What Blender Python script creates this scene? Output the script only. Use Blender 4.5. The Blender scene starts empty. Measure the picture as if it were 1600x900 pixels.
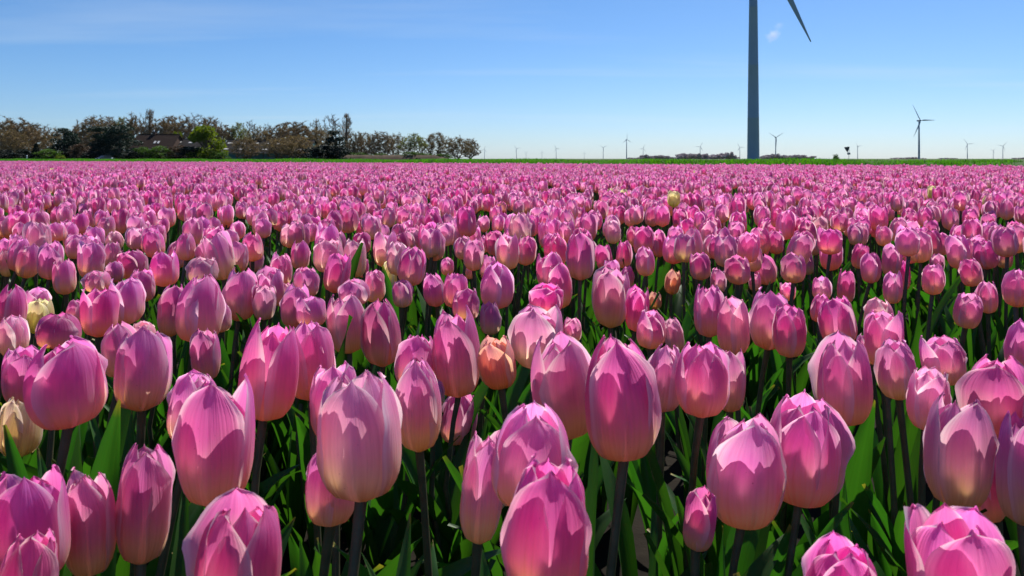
import bpy, math, random
import numpy as np
from mathutils import Vector, Matrix, Euler, Quaternion

# ------------------------------------------------------------------ camera, sky, sun, exposure
S = bpy.context.scene
COL = S.collection
F = 1256.0            # focal length in pixels of the 1600 px wide photograph
HY = 248.0            # eye level in the photograph
ZC = 0.63             # eye height in metres
R = math.radians

cam_d = bpy.data.cameras.new('camera')
cam = bpy.data.objects.new('camera', cam_d); COL.objects.link(cam); S.camera = cam
cam.location = (0, 0, ZC); cam.rotation_euler = (R(90), 0, 0)
cam_d.sensor_width = 36.0; cam_d.lens = 36.0 * F / 1600.0
cam_d.shift_y = -(450 - HY) / 1600.0
cam_d.clip_start = 0.02; cam_d.clip_end = 60000
cam_d.dof.use_dof = True; cam_d.dof.focus_distance = 1.4; cam_d.dof.aperture_fstop = 25.0

SUN_AZ, SUN_EL = 26.0, 50.0         # degrees to the right of the view direction, above the horizon
W = bpy.data.worlds.new('World'); S.world = W; W.use_nodes = True
wn = W.node_tree.nodes; wl = W.node_tree.links; wn.clear()
sky = wn.new('ShaderNodeTexSky'); sky.sky_type = 'NISHITA'; sky.sun_disc = False
sky.sun_elevation = R(SUN_EL); sky.sun_rotation = R(SUN_AZ)
sky.air_density = 0.75; sky.dust_density = 0.48; sky.ozone_density = 4.9; sky.altitude = 0
hsv = wn.new('ShaderNodeHueSaturation'); hsv.inputs['Saturation'].default_value = 1.15
bg = wn.new('ShaderNodeBackground'); bg.inputs['Strength'].default_value = 0.091
wo = wn.new('ShaderNodeOutputWorld')
wb = wn.new('ShaderNodeMixRGB'); wb.blend_type = 'MULTIPLY'; wb.inputs[0].default_value = 1.0; wb.inputs[2].default_value = (0.90, 1.02, 1.16, 1)   # the camera's cool white balance
wg = wn.new('ShaderNodeGamma'); wg.inputs[1].default_value = 0.94
wl.new(sky.outputs[0], wb.inputs[1]); wl.new(wb.outputs[0], wg.inputs[0]); wl.new(wg.outputs[0], hsv.inputs['Color'])
# thin high cirrus over the whole sky
tc = wn.new('ShaderNodeTexCoord'); sep = wn.new('ShaderNodeSeparateXYZ'); wl.new(tc.outputs['Generated'], sep.inputs[0])
def wmath(op, a, b=None):
    n = wn.new('ShaderNodeMath'); n.operation = op
    for i, v in enumerate((a, b)):
        if v is None: continue
        if isinstance(v, (int, float)): n.inputs[i].default_value = v
        else: wl.new(v, n.inputs[i])
    return n.outputs[0]
zz = wmath('MAXIMUM', wmath('ADD', sep.outputs[2], 0.05), 0.02)
cmb = wn.new('ShaderNodeCombineXYZ')
wl.new(wmath('DIVIDE', sep.outputs[0], zz), cmb.inputs[0]); wl.new(wmath('DIVIDE', sep.outputs[1], zz), cmb.inputs[1])
mp = wn.new('ShaderNodeMapping'); mp.inputs['Scale'].default_value = (0.16, 0.55, 1); mp.inputs['Location'].default_value = (3.4533, 2.1237, 0)
mp.inputs['Rotation'].default_value = (0, 0, R(-4))
wl.new(cmb.outputs[0], mp.inputs[0])
cn = wn.new('ShaderNodeTexNoise'); cn.inputs['Scale'].default_value = 1.0; cn.inputs['Detail'].default_value = 6; cn.inputs['Roughness'].default_value = 0.55
wl.new(mp.outputs[0], cn.inputs['Vector'])
cr = wn.new('ShaderNodeMapRange'); cr.inputs[1].default_value = 0.55; cr.inputs[2].default_value = 0.80; cr.inputs[3].default_value = 0; cr.inputs[4].default_value = 0.30
wl.new(cn.outputs[0], cr.inputs[0])
cm = wn.new('ShaderNodeMixRGB'); cm.inputs[2].default_value = (6.4, 7.2, 7.8, 1)
wl.new(cr.outputs[0], cm.inputs[0]); wl.new(hsv.outputs[0], cm.inputs[1]); wl.new(cm.outputs[0], bg.inputs[0]); wl.new(bg.outputs[0], wo.inputs[0])

SUNDIR = Vector((math.sin(R(SUN_AZ)) * math.cos(R(SUN_EL)), math.cos(R(SUN_AZ)) * math.cos(R(SUN_EL)), math.sin(R(SUN_EL))))
sl = bpy.data.lights.new('sun', 'SUN'); sl.energy = 5.0; sl.angle = R(0.53); sl.color = (1.0, 0.95, 0.86)
sun = bpy.data.objects.new('sun', sl); COL.objects.link(sun)
sun.rotation_mode = 'QUATERNION'; sun.rotation_quaternion = SUNDIR.to_track_quat('Z', 'Y'); sun.location = (20, 20, 60)

S.view_settings.view_transform = 'Standard'; S.view_settings.look = 'None'
S.view_settings.exposure = 0.38; S.view_settings.gamma = 1.0
S.cycles.use_denoising = True
try: S.cycles.denoiser = 'OPENIMAGEDENOISE'
except Exception: pass
S.cycles.max_bounces = 8; S.cycles.transparent_max_bounces = 8; S.cycles.transmission_bounces = 6; S.cycles.diffuse_bounces = 6
S.cycles.sample_clamp_indirect = 6.0

# ------------------------------------------------------------------ helpers
rng = np.random.default_rng(11); random.seed(11)

def P(px, py, depth):
    """a point of the place seen at a photograph pixel, at a known distance"""
    return Vector(((px - 800) / F * depth, depth, ZC - (py - HY) / F * depth))
def proj(x, y, z):
    return 800 + F * x / y, HY + F * (ZC - z) / y

class MB:
    def __init__(s): s.v = []; s.f = []; s.uv = []; s.n = 0; s.mi = []
    def add(s, verts, faces, uvs=None, mi=0):
        verts = np.asarray(verts, float).reshape(-1, 3)
        s.v.append(verts); s.f += [tuple(i + s.n for i in f) for f in faces]; s.mi += [mi] * len(faces)
        s.uv.append(np.zeros((len(verts), 2)) if uvs is None else np.asarray(uvs, float)); s.n += len(verts)
    def box(s, x0, x1, y0, y1, z0, z1, mi=0):
        v = [(x, y, z) for z in (z0, z1) for y in (y0, y1) for x in (x0, x1)]
        s.add(v, [(0, 2, 3, 1), (4, 5, 7, 6), (0, 1, 5, 4), (2, 6, 7, 3), (0, 4, 6, 2), (1, 3, 7, 5)], mi=mi)
    def tube(s, pts, rad, k=6, mi=0, cap=True):
        pts = [Vector(p) for p in pts]; V = []; UV = []
        for i, p in enumerate(pts):
            d = (pts[min(i + 1, len(pts) - 1)] - pts[max(i - 1, 0)]).normalized()
            a = d.orthogonal().normalized() if abs(d.z) < .99 else Vector((1, 0, 0)); a = (a - d * a.dot(d)).normalized(); b = d.cross(a)
            for j in range(k):
                t = 2 * math.pi * j / k
                V.append(p + (a * math.cos(t) + b * math.sin(t)) * rad[i]); UV.append((j / k, i / max(1, len(pts) - 1)))
        fs = [(i * k + j, i * k + (j + 1) % k, (i + 1) * k + (j + 1) % k, (i + 1) * k + j) for i in range(len(pts) - 1) for j in range(k)]
        if cap: fs += [tuple(range(k))[::-1], tuple((len(pts) - 1) * k + j for j in range(k))]
        s.add([tuple(v) for v in V], fs, UV, mi)
    def grid(s, G, UV, mi=0):
        n, m = G.shape[:2]
        fs = [(i * m + j, i * m + j + 1, (i + 1) * m + j + 1, (i + 1) * m + j) for i in range(n - 1) for j in range(m - 1)]
        s.add(G.reshape(-1, 3), fs, UV.reshape(-1, 2), mi)
    def mesh(s, name, mats, smooth=True):
        me = bpy.data.meshes.new(name)
        V = np.concatenate(s.v)
        me.from_pydata(V.tolist(), [], s.f)
        UV = np.concatenate(s.uv)
        lay = me.uv_layers.new(name='uv')
        li = np.empty(len(me.loops), np.int32); me.loops.foreach_get('vertex_index', li)
        lay.data.foreach_set('uv', UV[li].astype(np.float32).ravel())
        for m in (mats if isinstance(mats, (list, tuple)) else [mats]): me.materials.append(m)
        me.polygons.foreach_set('material_index', np.array(s.mi, np.int32))
        me.polygons.foreach_set('use_smooth', np.full(len(me.polygons), smooth))
        me.update(); return me

def obj(name, me, parent=None, loc=None, rot=None, scl=None):
    o = bpy.data.objects.new(name, me); COL.objects.link(o)
    if parent is not None: o.parent = parent
    if loc is not None: o.location = loc
    if rot is not None:
        if isinstance(rot, Quaternion): o.rotation_mode = 'QUATERNION'; o.rotation_quaternion = rot
        else: o.rotation_euler = rot
    if scl is not None: o.scale = scl if hasattr(scl, '__len__') else (scl, scl, scl)
    return o
def tag(o, label=None, cat=None, group=None, kind=None):
    if label: o['label'] = label
    if cat: o['category'] = cat
    if group: o['group'] = group
    if kind: o['kind'] = kind
    return o
def thing(name, loc, label, cat, group=None, rot=None, scl=None):
    return tag(obj(name, None, None, loc, rot, scl), label, cat, group)

# ------------------------------------------------------------------ materials
def newmat(name):
    m = bpy.data.materials.new(name); m.use_nodes = True; m.node_tree.nodes.clear()
    return m, m.node_tree.nodes, m.node_tree.links
class NT:
    """small node-writing helper"""
    def __init__(s, name): s.m, s.n, s.l = newmat(name)
    def node(s, t, **kw):
        n = s.n.new(t)
        for k, v in kw.items(): setattr(n, k, v)
        return n
    def put(s, sock, v):
        if isinstance(v, (int, float)): sock.default_value = v
        elif isinstance(v, tuple): sock.default_value = v if len(v) == 4 or len(sock.default_value) == 3 else (*v, 1)
        else: s.l.new(v, sock)
    def math(s, op, a, b=0.0, c=0.0, clamp=False):
        n = s.node('ShaderNodeMath', operation=op, use_clamp=clamp)
        for i, v in enumerate((a, b, c)): s.put(n.inputs[i], v)
        return n.outputs[0]
    def mix(s, fac, a, b, mode='MIX'):
        n = s.node('ShaderNodeMixRGB', blend_type=mode); s.put(n.inputs[0], fac); s.put(n.inputs[1], a); s.put(n.inputs[2], b); return n.outputs[0]
    def range(s, v, a, b, c=0.0, d=1.0, smooth=False):
        n = s.node('ShaderNodeMapRange'); n.interpolation_type = 'SMOOTHSTEP' if smooth else 'LINEAR'
        for i, x in enumerate((v, a, b, c, d)): s.put(n.inputs[i], x)
        return n.outputs[0]
    def ramp(s, v, stops):
        n = s.node('ShaderNodeValToRGB'); e = n.color_ramp.elements
        while len(e) < len(stops): e.new(0.5)
        for i, (p, c) in enumerate(stops): e[i].position = p; e[i].color = (*c, 1)
        s.put(n.inputs[0], v); return n.outputs[0]
    def noise(s, vec, scale, detail=2.0, rough=0.5):
        n = s.node('ShaderNodeTexNoise'); n.inputs['Scale'].default_value = scale; n.inputs['Detail'].default_value = detail; n.inputs['Roughness'].default_value = rough
        if vec is not None: s.l.new(vec, n.inputs['Vector'])
        return n.outputs[0]
    def vscale(s, vec, sc, off=None):
        n = s.node('ShaderNodeMapping'); n.inputs['Scale'].default_value = sc
        s.l.new(vec, n.inputs[0])
        if off is not None: s.l.new(off, n.inputs['Location'])
        return n.outputs[0]
    def bump(s, h, strength, dist):
        n = s.node('ShaderNodeBump'); n.inputs['Strength'].default_value = strength; n.inputs['Distance'].default_value = dist
        s.l.new(h, n.inputs['Height']); return n.outputs[0]
    def bsdf(s, col, rough=0.6, spec=0.3, normal=None, metal=0.0):
        n = s.node('ShaderNodeBsdfPrincipled'); s.put(n.inputs['Base Color'], col); s.put(n.inputs['Roughness'], rough)
        n.inputs['Specular IOR Level'].default_value = spec; n.inputs['Metallic'].default_value = metal
        if normal is not None: s.l.new(normal, n.inputs['Normal'])
        return n.outputs[0]
    def thin(s, front, tcol, fac, normal=None):
        t = s.node('ShaderNodeBsdfTranslucent'); s.put(t.inputs[0], tcol)
        if normal is not None: s.l.new(normal, t.inputs['Normal'])
        m = s.node('ShaderNodeMixShader'); s.put(m.inputs[0], fac); s.l.new(front, m.inputs[1]); s.l.new(t.outputs[0], m.inputs[2]); return m.outputs[0]
    def out(s, sh):
        o = s.node('ShaderNodeOutputMaterial'); s.l.new(sh, o.inputs[0]); return s.m

def petal_material(name, stops, edge, trans, edge_amt=0.95, var=0.10):
    t = NT(name)
    uv = t.node('ShaderNodeUVMap', uv_map='uv').outputs[0]
    sp = t.node('ShaderNodeSeparateXYZ'); t.l.new(uv, sp.inputs[0]); u, v = sp.outputs[0], sp.outputs[1]
    oi = t.node('ShaderNodeObjectInfo'); rnd = oi.outputs['Random']
    off = t.node('ShaderNodeCombineXYZ'); t.l.new(t.math('MULTIPLY', rnd, 37.0), off.inputs[0]); t.l.new(t.math('MULTIPLY', rnd, 91.0), off.inputs[1])
    e = t.math('ABSOLUTE', t.math('SUBTRACT', t.math('MULTIPLY', u, 2.0), 1.0))
    vein = t.noise(t.vscale(uv, (26, 1.3, 1), off.outputs[0]), 1.0, 3)
    blot = t.noise(t.vscale(uv, (3.0, 2.2, 1), off.outputs[0]), 1.0, 2)
    vv = t.math('ADD', v, t.math('MULTIPLY', t.math('SUBTRACT', vein, 0.5), 0.22))
    vv = t.math('ADD', vv, t.math('MULTIPLY', t.math('SUBTRACT', blot, 0.5), 0.16))
    base = t.ramp(vv, stops)
    flame = t.math('MULTIPLY', t.range(e, 0.75, 0.1, 0, 1, True), t.range(v, 0.18, 0.5, 0, 1, True))
    base = t.mix(t.math('MULTIPLY', flame, t.range(blot, 0.3, 0.7, 0.1, 0.75)), base, t.mix(1.0, base, (0.80, 0.50, 0.86, 1), 'MULTIPLY'))
    rim = t.math('MULTIPLY', t.range(t.math('ADD', e, t.math('MULTIPLY', t.math('SUBTRACT', vein, .5), .16)), 0.64, 1.0, 0, edge_amt, True), t.range(v, .1, .45, .5, 1))
    base = t.mix(rim, base, (*edge, 1))  # pale petal edges: the sunlit rim is painted into the base colour
    base = t.mix(1.0, base, t.ramp(vein, [(0.25, (0.88, 0.78, 0.87)), (0.6, (1.02, 1.02, 1.02))]), 'MULTIPLY')
    # small dark flecks on the outside of some petals
    fl = t.noise(t.vscale(uv, (30, 42, 1), off.outputs[0]), 1.0, 1)
    fmask = t.math('MULTIPLY', t.range(fl, 0.71, 0.76, 0, 1), t.math('MULTIPLY', t.range(e, 0.5, 0.15, 0, 1), t.range(blot, 0.48, 0.6, 0, 0.55)))
    base = t.mix(fmask, base, (0.24, 0.03, 0.12, 1))
    tint = t.node('ShaderNodeHueSaturation'); t.l.new(base, tint.inputs['Color'])
    t.l.new(t.range(rnd, 0, 1, 0.488, 0.512), tint.inputs['Hue']); t.l.new(t.range(rnd, 0, 1, 1.0 + var, 1.0 - var), tint.inputs['Value'])
    base = t.mix(1.0, tint.outputs[0], oi.outputs['Color'], 'MULTIPLY')
    tcol = t.mix(1.0, base, (*trans, 1), 'MULTIPLY')
    nb = t.bump(vein, 0.5, 0.0015)
    pr = t.node('ShaderNodeBsdfPrincipled'); t.l.new(base, pr.inputs['Base Color']); pr.inputs['Roughness'].default_value = 0.5
    pr.inputs['Specular IOR Level'].default_value = 0.3; pr.inputs['Sheen Weight'].default_value = 0.12; pr.inputs['Sheen Roughness'].default_value = 0.4
    t.l.new(nb, pr.inputs['Normal'])
    return t.out(t.thin(pr.outputs[0], tcol, 0.65, nb))

PINK = petal_material('petal_pink', [(0.0, (0.92, 0.85, 0.34)), (0.22, (0.97, 0.88, 0.54)), (0.46, (0.94, 0.63, 0.71)), (0.72, (0.87, 0.375, 0.68)), (1.0, (0.89, 0.42, 0.735))], (0.97, 0.86, 0.92), (1.07, 0.86, 0.87))
DEEP = petal_material('petal_deep_pink', [(0.0, (0.90, 0.80, 0.32)), (0.20, (0.96, 0.82, 0.52)), (0.42, (0.91, 0.48, 0.63)), (0.68, (0.83, 0.24, 0.595)), (1.0, (0.85, 0.27, 0.65))], (0.96, 0.79, 0.89), (1.09, 0.88, 0.84))
PALE = petal_material('petal_pale_pink', [(0.0, (0.78, 0.70, 0.28)), (0.22, (0.92, 0.84, 0.58)), (0.48, (0.93, 0.68, 0.70)), (0.72, (0.92, 0.52, 0.70)), (1.0, (0.93, 0.56, 0.75))], (0.96, 0.88, 0.90), (1.04, 0.92, 0.86))
CREAM = petal_material('petal_cream', [(0.0, (0.66, 0.70, 0.16)), (0.2, (0.90, 0.90, 0.36)), (0.6, (0.94, 0.94, 0.52)), (1.0, (0.95, 0.95, 0.60))], (0.96, 0.93, 0.78), (1.0, 0.96, 0.76))
ORANGE = petal_material('petal_apricot', [(0.0, (0.66, 0.56, 0.14)), (0.2, (0.90, 0.66, 0.28)), (0.55, (0.90, 0.52, 0.42)), (1.0, (0.91, 0.54, 0.56))], (0.95, 0.74, 0.56), (1.0, 0.84, 0.66))
PMATS = {'p': PINK, 'd': DEEP, 'l': PALE, 'c': CREAM, 'o': ORANGE}

def leaf_material(name, dark, light):
    t = NT(name)
    uv = t.node('ShaderNodeUVMap', uv_map='uv').outputs[0]
    oi = t.node('ShaderNodeObjectInfo'); rnd = oi.outputs['Random']
    st = t.noise(t.vscale(uv, (34, 0.6, 1)), 1.0, 2)
    tcn = t.node('ShaderNodeTexCoord').outputs['Object']
    bl = t.noise(tcn, 18.0, 3)
    c = t.mix(t.math('ADD', t.math('MULTIPLY', st, .6), t.math('MULTIPLY', bl, .5), clamp=True), (*dark, 1), (*light, 1))
    sp = t.node('ShaderNodeSeparateXYZ'); t.l.new(uv, sp.inputs[0])
    tip = t.math('MULTIPLY', t.range(sp.outputs[1], 0.965, 1.0, 0, 1), t.range(rnd, 0.35, 0.6, 0, 0.9))
    c = t.mix(tip, c, (0.22, 0.15, 0.05, 1))
    h = t.node('ShaderNodeHueSaturation'); t.l.new(c, h.inputs['Color']); t.l.new(t.range(rnd, 0, 1, 0.75, 1.25), h.inputs['Value']); t.l.new(t.range(rnd, 0, 1, .49, .515), h.inputs['Hue'])
    c = h.outputs[0]
    nb = t.bump(st, 0.25, 0.001)
    return t.out(t.thin(t.bsdf(c, 0.45, 0.30, nb), t.mix(1.0, c, (1.9, 2.4, 0.45, 1), 'MULTIPLY'), 0.32, nb))
LEAF = leaf_material('tulip_leaf', (0.018, 0.062, 0.014), (0.042, 0.120, 0.024))

def simple(name, col, rough=0.6, spec=0.3, var=0.25, scale=3.0, coord='Object', bump=0.0, metal=0.0, detail=4):
    t = NT(name)
    co = t.node('ShaderNodeTexCoord').outputs[coord]
    n = t.noise(co, scale, detail, 0.6)
    a = tuple(c * (1 - var) for c in col); b = tuple(min(1, c * (1 + var)) for c in col)
    c = t.ramp(n, [(0.3, a), (0.7, b)])
    nb = t.bump(n, bump, 0.02) if bump else None
    return t.out(t.bsdf(c, rough, spec, nb, metal))
def leafy(name, col, tr, var=0.3, fac=0.35):
    t = NT(name)
    oi = t.node('ShaderNodeObjectInfo').outputs['Random']
    co = t.node('ShaderNodeTexCoord').outputs['Object']
    n = t.noise(co, 0.9, 3)
    n2 = t.math('ADD', t.math('MULTIPLY', n, 0.7), t.math('MULTIPLY', oi, 0.3))
    c = t.ramp(n2, [(0.25, tuple(x * (1 - var) for x in col)), (0.75, tuple(x * (1 + var) for x in col))])
    return t.out(t.thin(t.bsdf(c, 0.6, 0.2), t.mix(1.0, c, (*tr, 1), 'MULTIPLY'), fac))

STEM = simple('tulip_stem', (0.075, 0.074, 0.042), 0.45, 0.35, 0.35, 14.0)
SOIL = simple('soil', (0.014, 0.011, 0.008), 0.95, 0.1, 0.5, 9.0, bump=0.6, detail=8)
FARGROUND = simple('far_ground', (0.07, 0.10, 0.03), 0.95, 0.1, 0.35, 0.02)
BANK = simple('bank_turf', (0.035, 0.085, 0.012), 0.9, 0.1, 0.4, 1.3, bump=0.4)
GRASS = leafy('grass_blade', (0.060, 0.175, 0.012), (1.6, 1.9, 0.5), 0.35, 0.45)
BARK = simple('bark', (0.24, 0.185, 0.135), 0.9, 0.15, 0.35, 2.0)
BARKD = simple('bark_dark', (0.12, 0.095, 0.075), 0.9, 0.15, 0.35, 2.0)
TWIG = simple('twigs', (0.26, 0.18, 0.105), 0.9, 0.1, 0.3, 0.8)
TWIGG = simple('twigs_grey', (0.20, 0.15, 0.12), 0.9, 0.1, 0.3, 0.8)
BUD = leafy('buds_olive', (0.22, 0.17, 0.065), (1.4, 1.3, 0.7), 0.35)
BUDG = leafy('buds_green', (0.15, 0.19, 0.04), (1.5, 1.5, 0.6), 0.35)
CONIF = leafy('conifer_needles', (0.018, 0.036, 0.026), (1.0, 1.2, 0.8), 0.4, 0.15)
YGREEN = leafy('young_leaves', (0.120, 0.165, 0.018), (1.6, 1.6, 0.4), 0.35, 0.45)
BGREEN = leafy('hedge_leaves', (0.050, 0.095, 0.018), (1.5, 1.7, 0.5), 0.4, 0.35)
BDARK = leafy('evergreen_leaves', (0.014, 0.024, 0.018), (1.0, 1.1, 0.8), 0.4, 0.12)
BRED = leafy('red_brown_twigs', (0.090, 0.055, 0.030), (1.2, 1.0, 0.8), 0.35, 0.2)
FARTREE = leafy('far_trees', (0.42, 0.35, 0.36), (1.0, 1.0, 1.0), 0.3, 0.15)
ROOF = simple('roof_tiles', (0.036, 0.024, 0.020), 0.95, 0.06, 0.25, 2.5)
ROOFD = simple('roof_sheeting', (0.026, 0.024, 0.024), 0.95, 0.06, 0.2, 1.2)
BRICK = simple('brick_wall', (0.085, 0.052, 0.040), 0.9, 0.15, 0.25, 3.0)
TEAL = simple('teal_cladding', (0.055, 0.16, 0.17), 0.55, 0.4, 0.15, 1.0)
SKYL = simple('roof_light', (0.62, 0.60, 0.55), 0.35, 0.5, 0.1, 1.0)
TRIMW = simple('white_paint', (0.78, 0.78, 0.76), 0.5, 0.4, 0.05, 1.0)
DARKM = simple('dark_metal', (0.045, 0.045, 0.05), 0.5, 0.4, 0.2, 3.0)
GREYM = simple('galvanised', (0.30, 0.30, 0.30), 0.5, 0.5, 0.2, 3.0)
TOWER = simple('turbine_paint', (0.24, 0.31, 0.40), 0.45, 0.4, 0.05, 0.15)
GLASSD = simple('dark_glass', (0.02, 0.025, 0.03), 0.35, 0.4, 0.1, 1.0)
CARP = simple('car_paint', (0.06, 0.065, 0.08), 0.25, 0.6, 0.05, 1.0)
RUBBER = simple('tyre', (0.02, 0.02, 0.02), 0.8, 0.2, 0.2, 4.0)
STRAW = simple('straw_bank', (0.085, 0.060, 0.042), 0.95, 0.1, 0.4, 0.5)

# ------------------------------------------------------------------ setting: ground, bank
m = MB(); m.add([(-11000, -300, 0), (11000, -300, 0), (11000, 13000, 0), (-11000, 13000, 0)], [(0, 1, 2, 3)])
tag(obj('ground', m.mesh('ground', FARGROUND)), kind='structure')

EA = Vector((-35.7, 56.0)); EB = Vector((11.5, 18.0)); ED = (EB - EA).normalized(); EN = Vector((-ED.y, ED.x))
if EN.y < 0: EN = -EN
def edge_y(x): return EA.y + (x - EA.x) * (EB.y - EA.y) / (EB.x - EA.x)

# soil of the bulb field: lumpy near the camera, plain further away
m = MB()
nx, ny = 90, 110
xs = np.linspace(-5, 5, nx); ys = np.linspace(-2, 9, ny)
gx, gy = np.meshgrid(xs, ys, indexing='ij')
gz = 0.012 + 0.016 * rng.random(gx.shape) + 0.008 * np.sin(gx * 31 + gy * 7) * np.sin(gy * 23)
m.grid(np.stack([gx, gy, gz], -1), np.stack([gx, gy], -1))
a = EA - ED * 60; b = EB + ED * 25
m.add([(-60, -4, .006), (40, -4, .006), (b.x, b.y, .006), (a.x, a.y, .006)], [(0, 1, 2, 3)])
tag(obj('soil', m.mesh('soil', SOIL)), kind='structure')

# grass bank along the far edge of the field
def bank_h(t):   # profile across the bank, t metres beyond the field edge
    return float(np.interp(t, [0, 0.25, 0.5, 2.2, 3.2, 4.6, 6.5], [0.0, 0.0, 0.16, 0.50, 0.535, 0.50, 0.0]))
m = MB(); L0, L1 = -62.0, 90.0
ls = np.linspace(L0, L1, 300); tsn = [0.1, 0.3, 0.6, 1.2, 1.8, 2.4, 3.0, 3.8, 4.8, 6.6]
G = np.zeros((len(ls), len(tsn), 3)); 
for i, l in enumerate(ls):
    for j, tt in enumerate(tsn):
        p = EA + ED * l + EN * tt
        hz = bank_h(tt); hz += 0.025 * hz * (math.sin(l * 1.7) + math.sin(l * .63 + tt)) + (rng.random() - .5) * 0.05 * min(1, hz * 3)
        G[i, j] = (p.x, p.y, max(hz, 0.004) if tt < 6 else -0.02)
m.grid(G, G[..., :2])
tag(obj('grass_bank', m.mesh('grass_bank', BANK)), kind='structure')

# instancing of uncountable stuff with geometry nodes
def scatter(name, pts, rots, scls, idxs, sources):
    me = bpy.data.meshes.new(name); me.from_pydata(np.asarray(pts).tolist(), [], [])
    A = me.attributes.new('srot', 'FLOAT_VECTOR', 'POINT'); A.data.foreach_set('vector', np.asarray(rots, np.float32).ravel())
    A = me.attributes.new('sscl', 'FLOAT_VECTOR', 'POINT'); A.data.foreach_set('vector', np.asarray(scls, np.float32).ravel())
    A = me.attributes.new('sidx', 'INT', 'POINT'); A.data.foreach_set('value', np.asarray(idxs, np.int32))
    o = obj(name, me)
    coll = bpy.data.collections.new(name + '_kinds')
    for s in sources: coll.objects.link(s)
    ng = bpy.data.node_groups.new(name, 'GeometryNodeTree')
    ng.interface.new_socket('Geometry', in_out='INPUT', socket_type='NodeSocketGeometry'); ng.interface.new_socket('Geometry', in_out='OUTPUT', socket_type='NodeSocketGeometry')
    N = ng.nodes; K = ng.links
    gi = N.new('NodeGroupInput'); go = N.new('NodeGroupOutput'); ci = N.new('GeometryNodeCollectionInfo'); ip = N.new('GeometryNodeInstanceOnPoints')
    ci.inputs['Collection'].default_value = coll; ci.inputs['Separate Children'].default_value = True; ci.inputs['Reset Children'].default_value = True
    def attr(n, t):
        a = N.new('GeometryNodeInputNamedAttribute'); a.data_type = t; a.inputs['Name'].default_value = n; return a.outputs['Attribute']
    K.new(gi.outputs[0], ip.inputs['Points']); K.new(ci.outputs[0], ip.inputs['Instance']); ip.inputs['Pick Instance'].default_value = True
    K.new(attr('sidx', 'INT'), ip.inputs['Instance Index'])
    e2r = N.new('FunctionNodeEulerToRotation'); K.new(attr('srot', 'FLOAT_VECTOR'), e2r.inputs[0]); K.new(e2r.outputs[0], ip.inputs['Rotation'])
    K.new(attr('sscl', 'FLOAT_VECTOR'), ip.inputs['Scale']); K.new(ip.outputs[0], go.inputs[0])
    md = o.modifiers.new('scatter', 'NODES'); md.node_group = ng
    return o
def loose(name, me): return bpy.data.objects.new(name, me)

# grass on the bank
srcs = []
for k in range(5):
    m = MB(); r_ = np.random.default_rng(100 + k)
    for q in range(16):
        x, y = r_.normal(0, .07, 2); h = r_.uniform(.05, .13); a = r_.uniform(0, 6.28); le = r_.uniform(.01, .07); w = r_.uniform(.004, .008)
        dx, dy = math.cos(a), math.sin(a)
        m.add([(x - dy * w, y + dx * w, -.02), (x + dy * w, y - dx * w, -.02), (x + dx * le * .4 + dy * w * .7, y + dy * le * .4 - dx * w * .7, h * .6), (x + dx * le * .4 - dy * w * .7, y + dy * le * .4 + dx * w * .7, h * .6), (x + dx * le, y + dy * le, h)],
              [(0, 1, 2, 3), (3, 2, 4)])
    srcs.append(loose('grass_tuft', m.mesh('grass_tuft', GRASS)))
pts = []; 
n = 26000
lv = rng.uniform(L0 + 1, L1 - 30, n); tv = rng.uniform(0.35, 4.2, n)
for l, tt in zip(lv, tv):
    p = EA + ED * l + EN * tt; pts.append((p.x, p.y, bank_h(tt) - 0.005))
rots = np.stack([np.zeros(n), np.zeros(n), rng.uniform(0, 6.28, n)], -1); sc = rng.uniform(.7, 1.35, n) * (1 + 0.35 * np.sin(lv * .9) * np.sin(lv * .37 + tv))
o = scatter('bank_grass', pts, rots, np.stack([sc * 1.3, sc * 1.3, sc * 0.75], -1), rng.integers(0, 5, n), srcs)
tag(o, 'short bright green grass covering the low bank behind the tulips', 'grass', kind='stuff')

# ------------------------------------------------------------------ wind turbines
def blade_mesh():
    m = MB(); n = 14; k = 8
    V = []; 
    for i in range(n):
        t = i / (n - 1); z = t * 1.0
        ch = np.interp(t, [0, .05, .22, 1.0], [.045, .048, .082, .010]); th = np.interp(t, [0, .05, .22, 1.0], [.045, .044, .022, .004]); tw = np.interp(t, [0, .2, 1], [0.45, .30, .02])
        for j in range(k):
            a = 2 * math.pi * j / k; x = ch * .5 * math.cos(a) + (ch * .18 if t > .05 else 0); y = th * .5 * math.sin(a)
            V.append((x * math.cos(tw) - y * math.sin(tw), x * math.sin(tw) + y * math.cos(tw), z))
    fs = [(i * k + j, i * k + (j + 1) % k, (i + 1) * k + (j + 1) % k, (i + 1) * k + j) for i in range(n - 1) for j in range(k)] + [tuple((n - 1) * k + j for j in range(k))]
    m.add(V, fs); return m.mesh('blade', TOWER)
BLADE = blade_mesh()
def lathe(prof, k=24, axis='z'):
    V = []
    for r_, z in prof:
        for j in range(k):
            a = 2 * math.pi * j / k
            V.append((r_ * math.cos(a), r_ * math.sin(a), z) if axis == 'z' else (r_ * math.cos(a), z, r_ * math.sin(a)))
    n = len(prof); fs = [(i * k + j, i * k + (j + 1) % k, (i + 1) * k + (j + 1) % k, (i + 1) * k + j) for i in range(n - 1) for j in range(k)]
    fs += [tuple(range(k))[::-1], tuple((n - 1) * k + j for j in range(k))]
    return V, fs
m = MB(); m.add(*lathe([(2.30, -1.0), (2.28, 0), (2.24, 3), (2.10, 16), (2.12, 16.05), (2.12, 16.25), (2.10, 16.3), (1.86, 36), (1.88, 36.05), (1.88, 36.25), (1.86, 36.3), (1.58, 58), (1.60, 58.05), (1.60, 58.3), (1.58, 58.35), (1.25, 82.2)], 40)); TOWER_ME = m.mesh('tower', TOWER)
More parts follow.
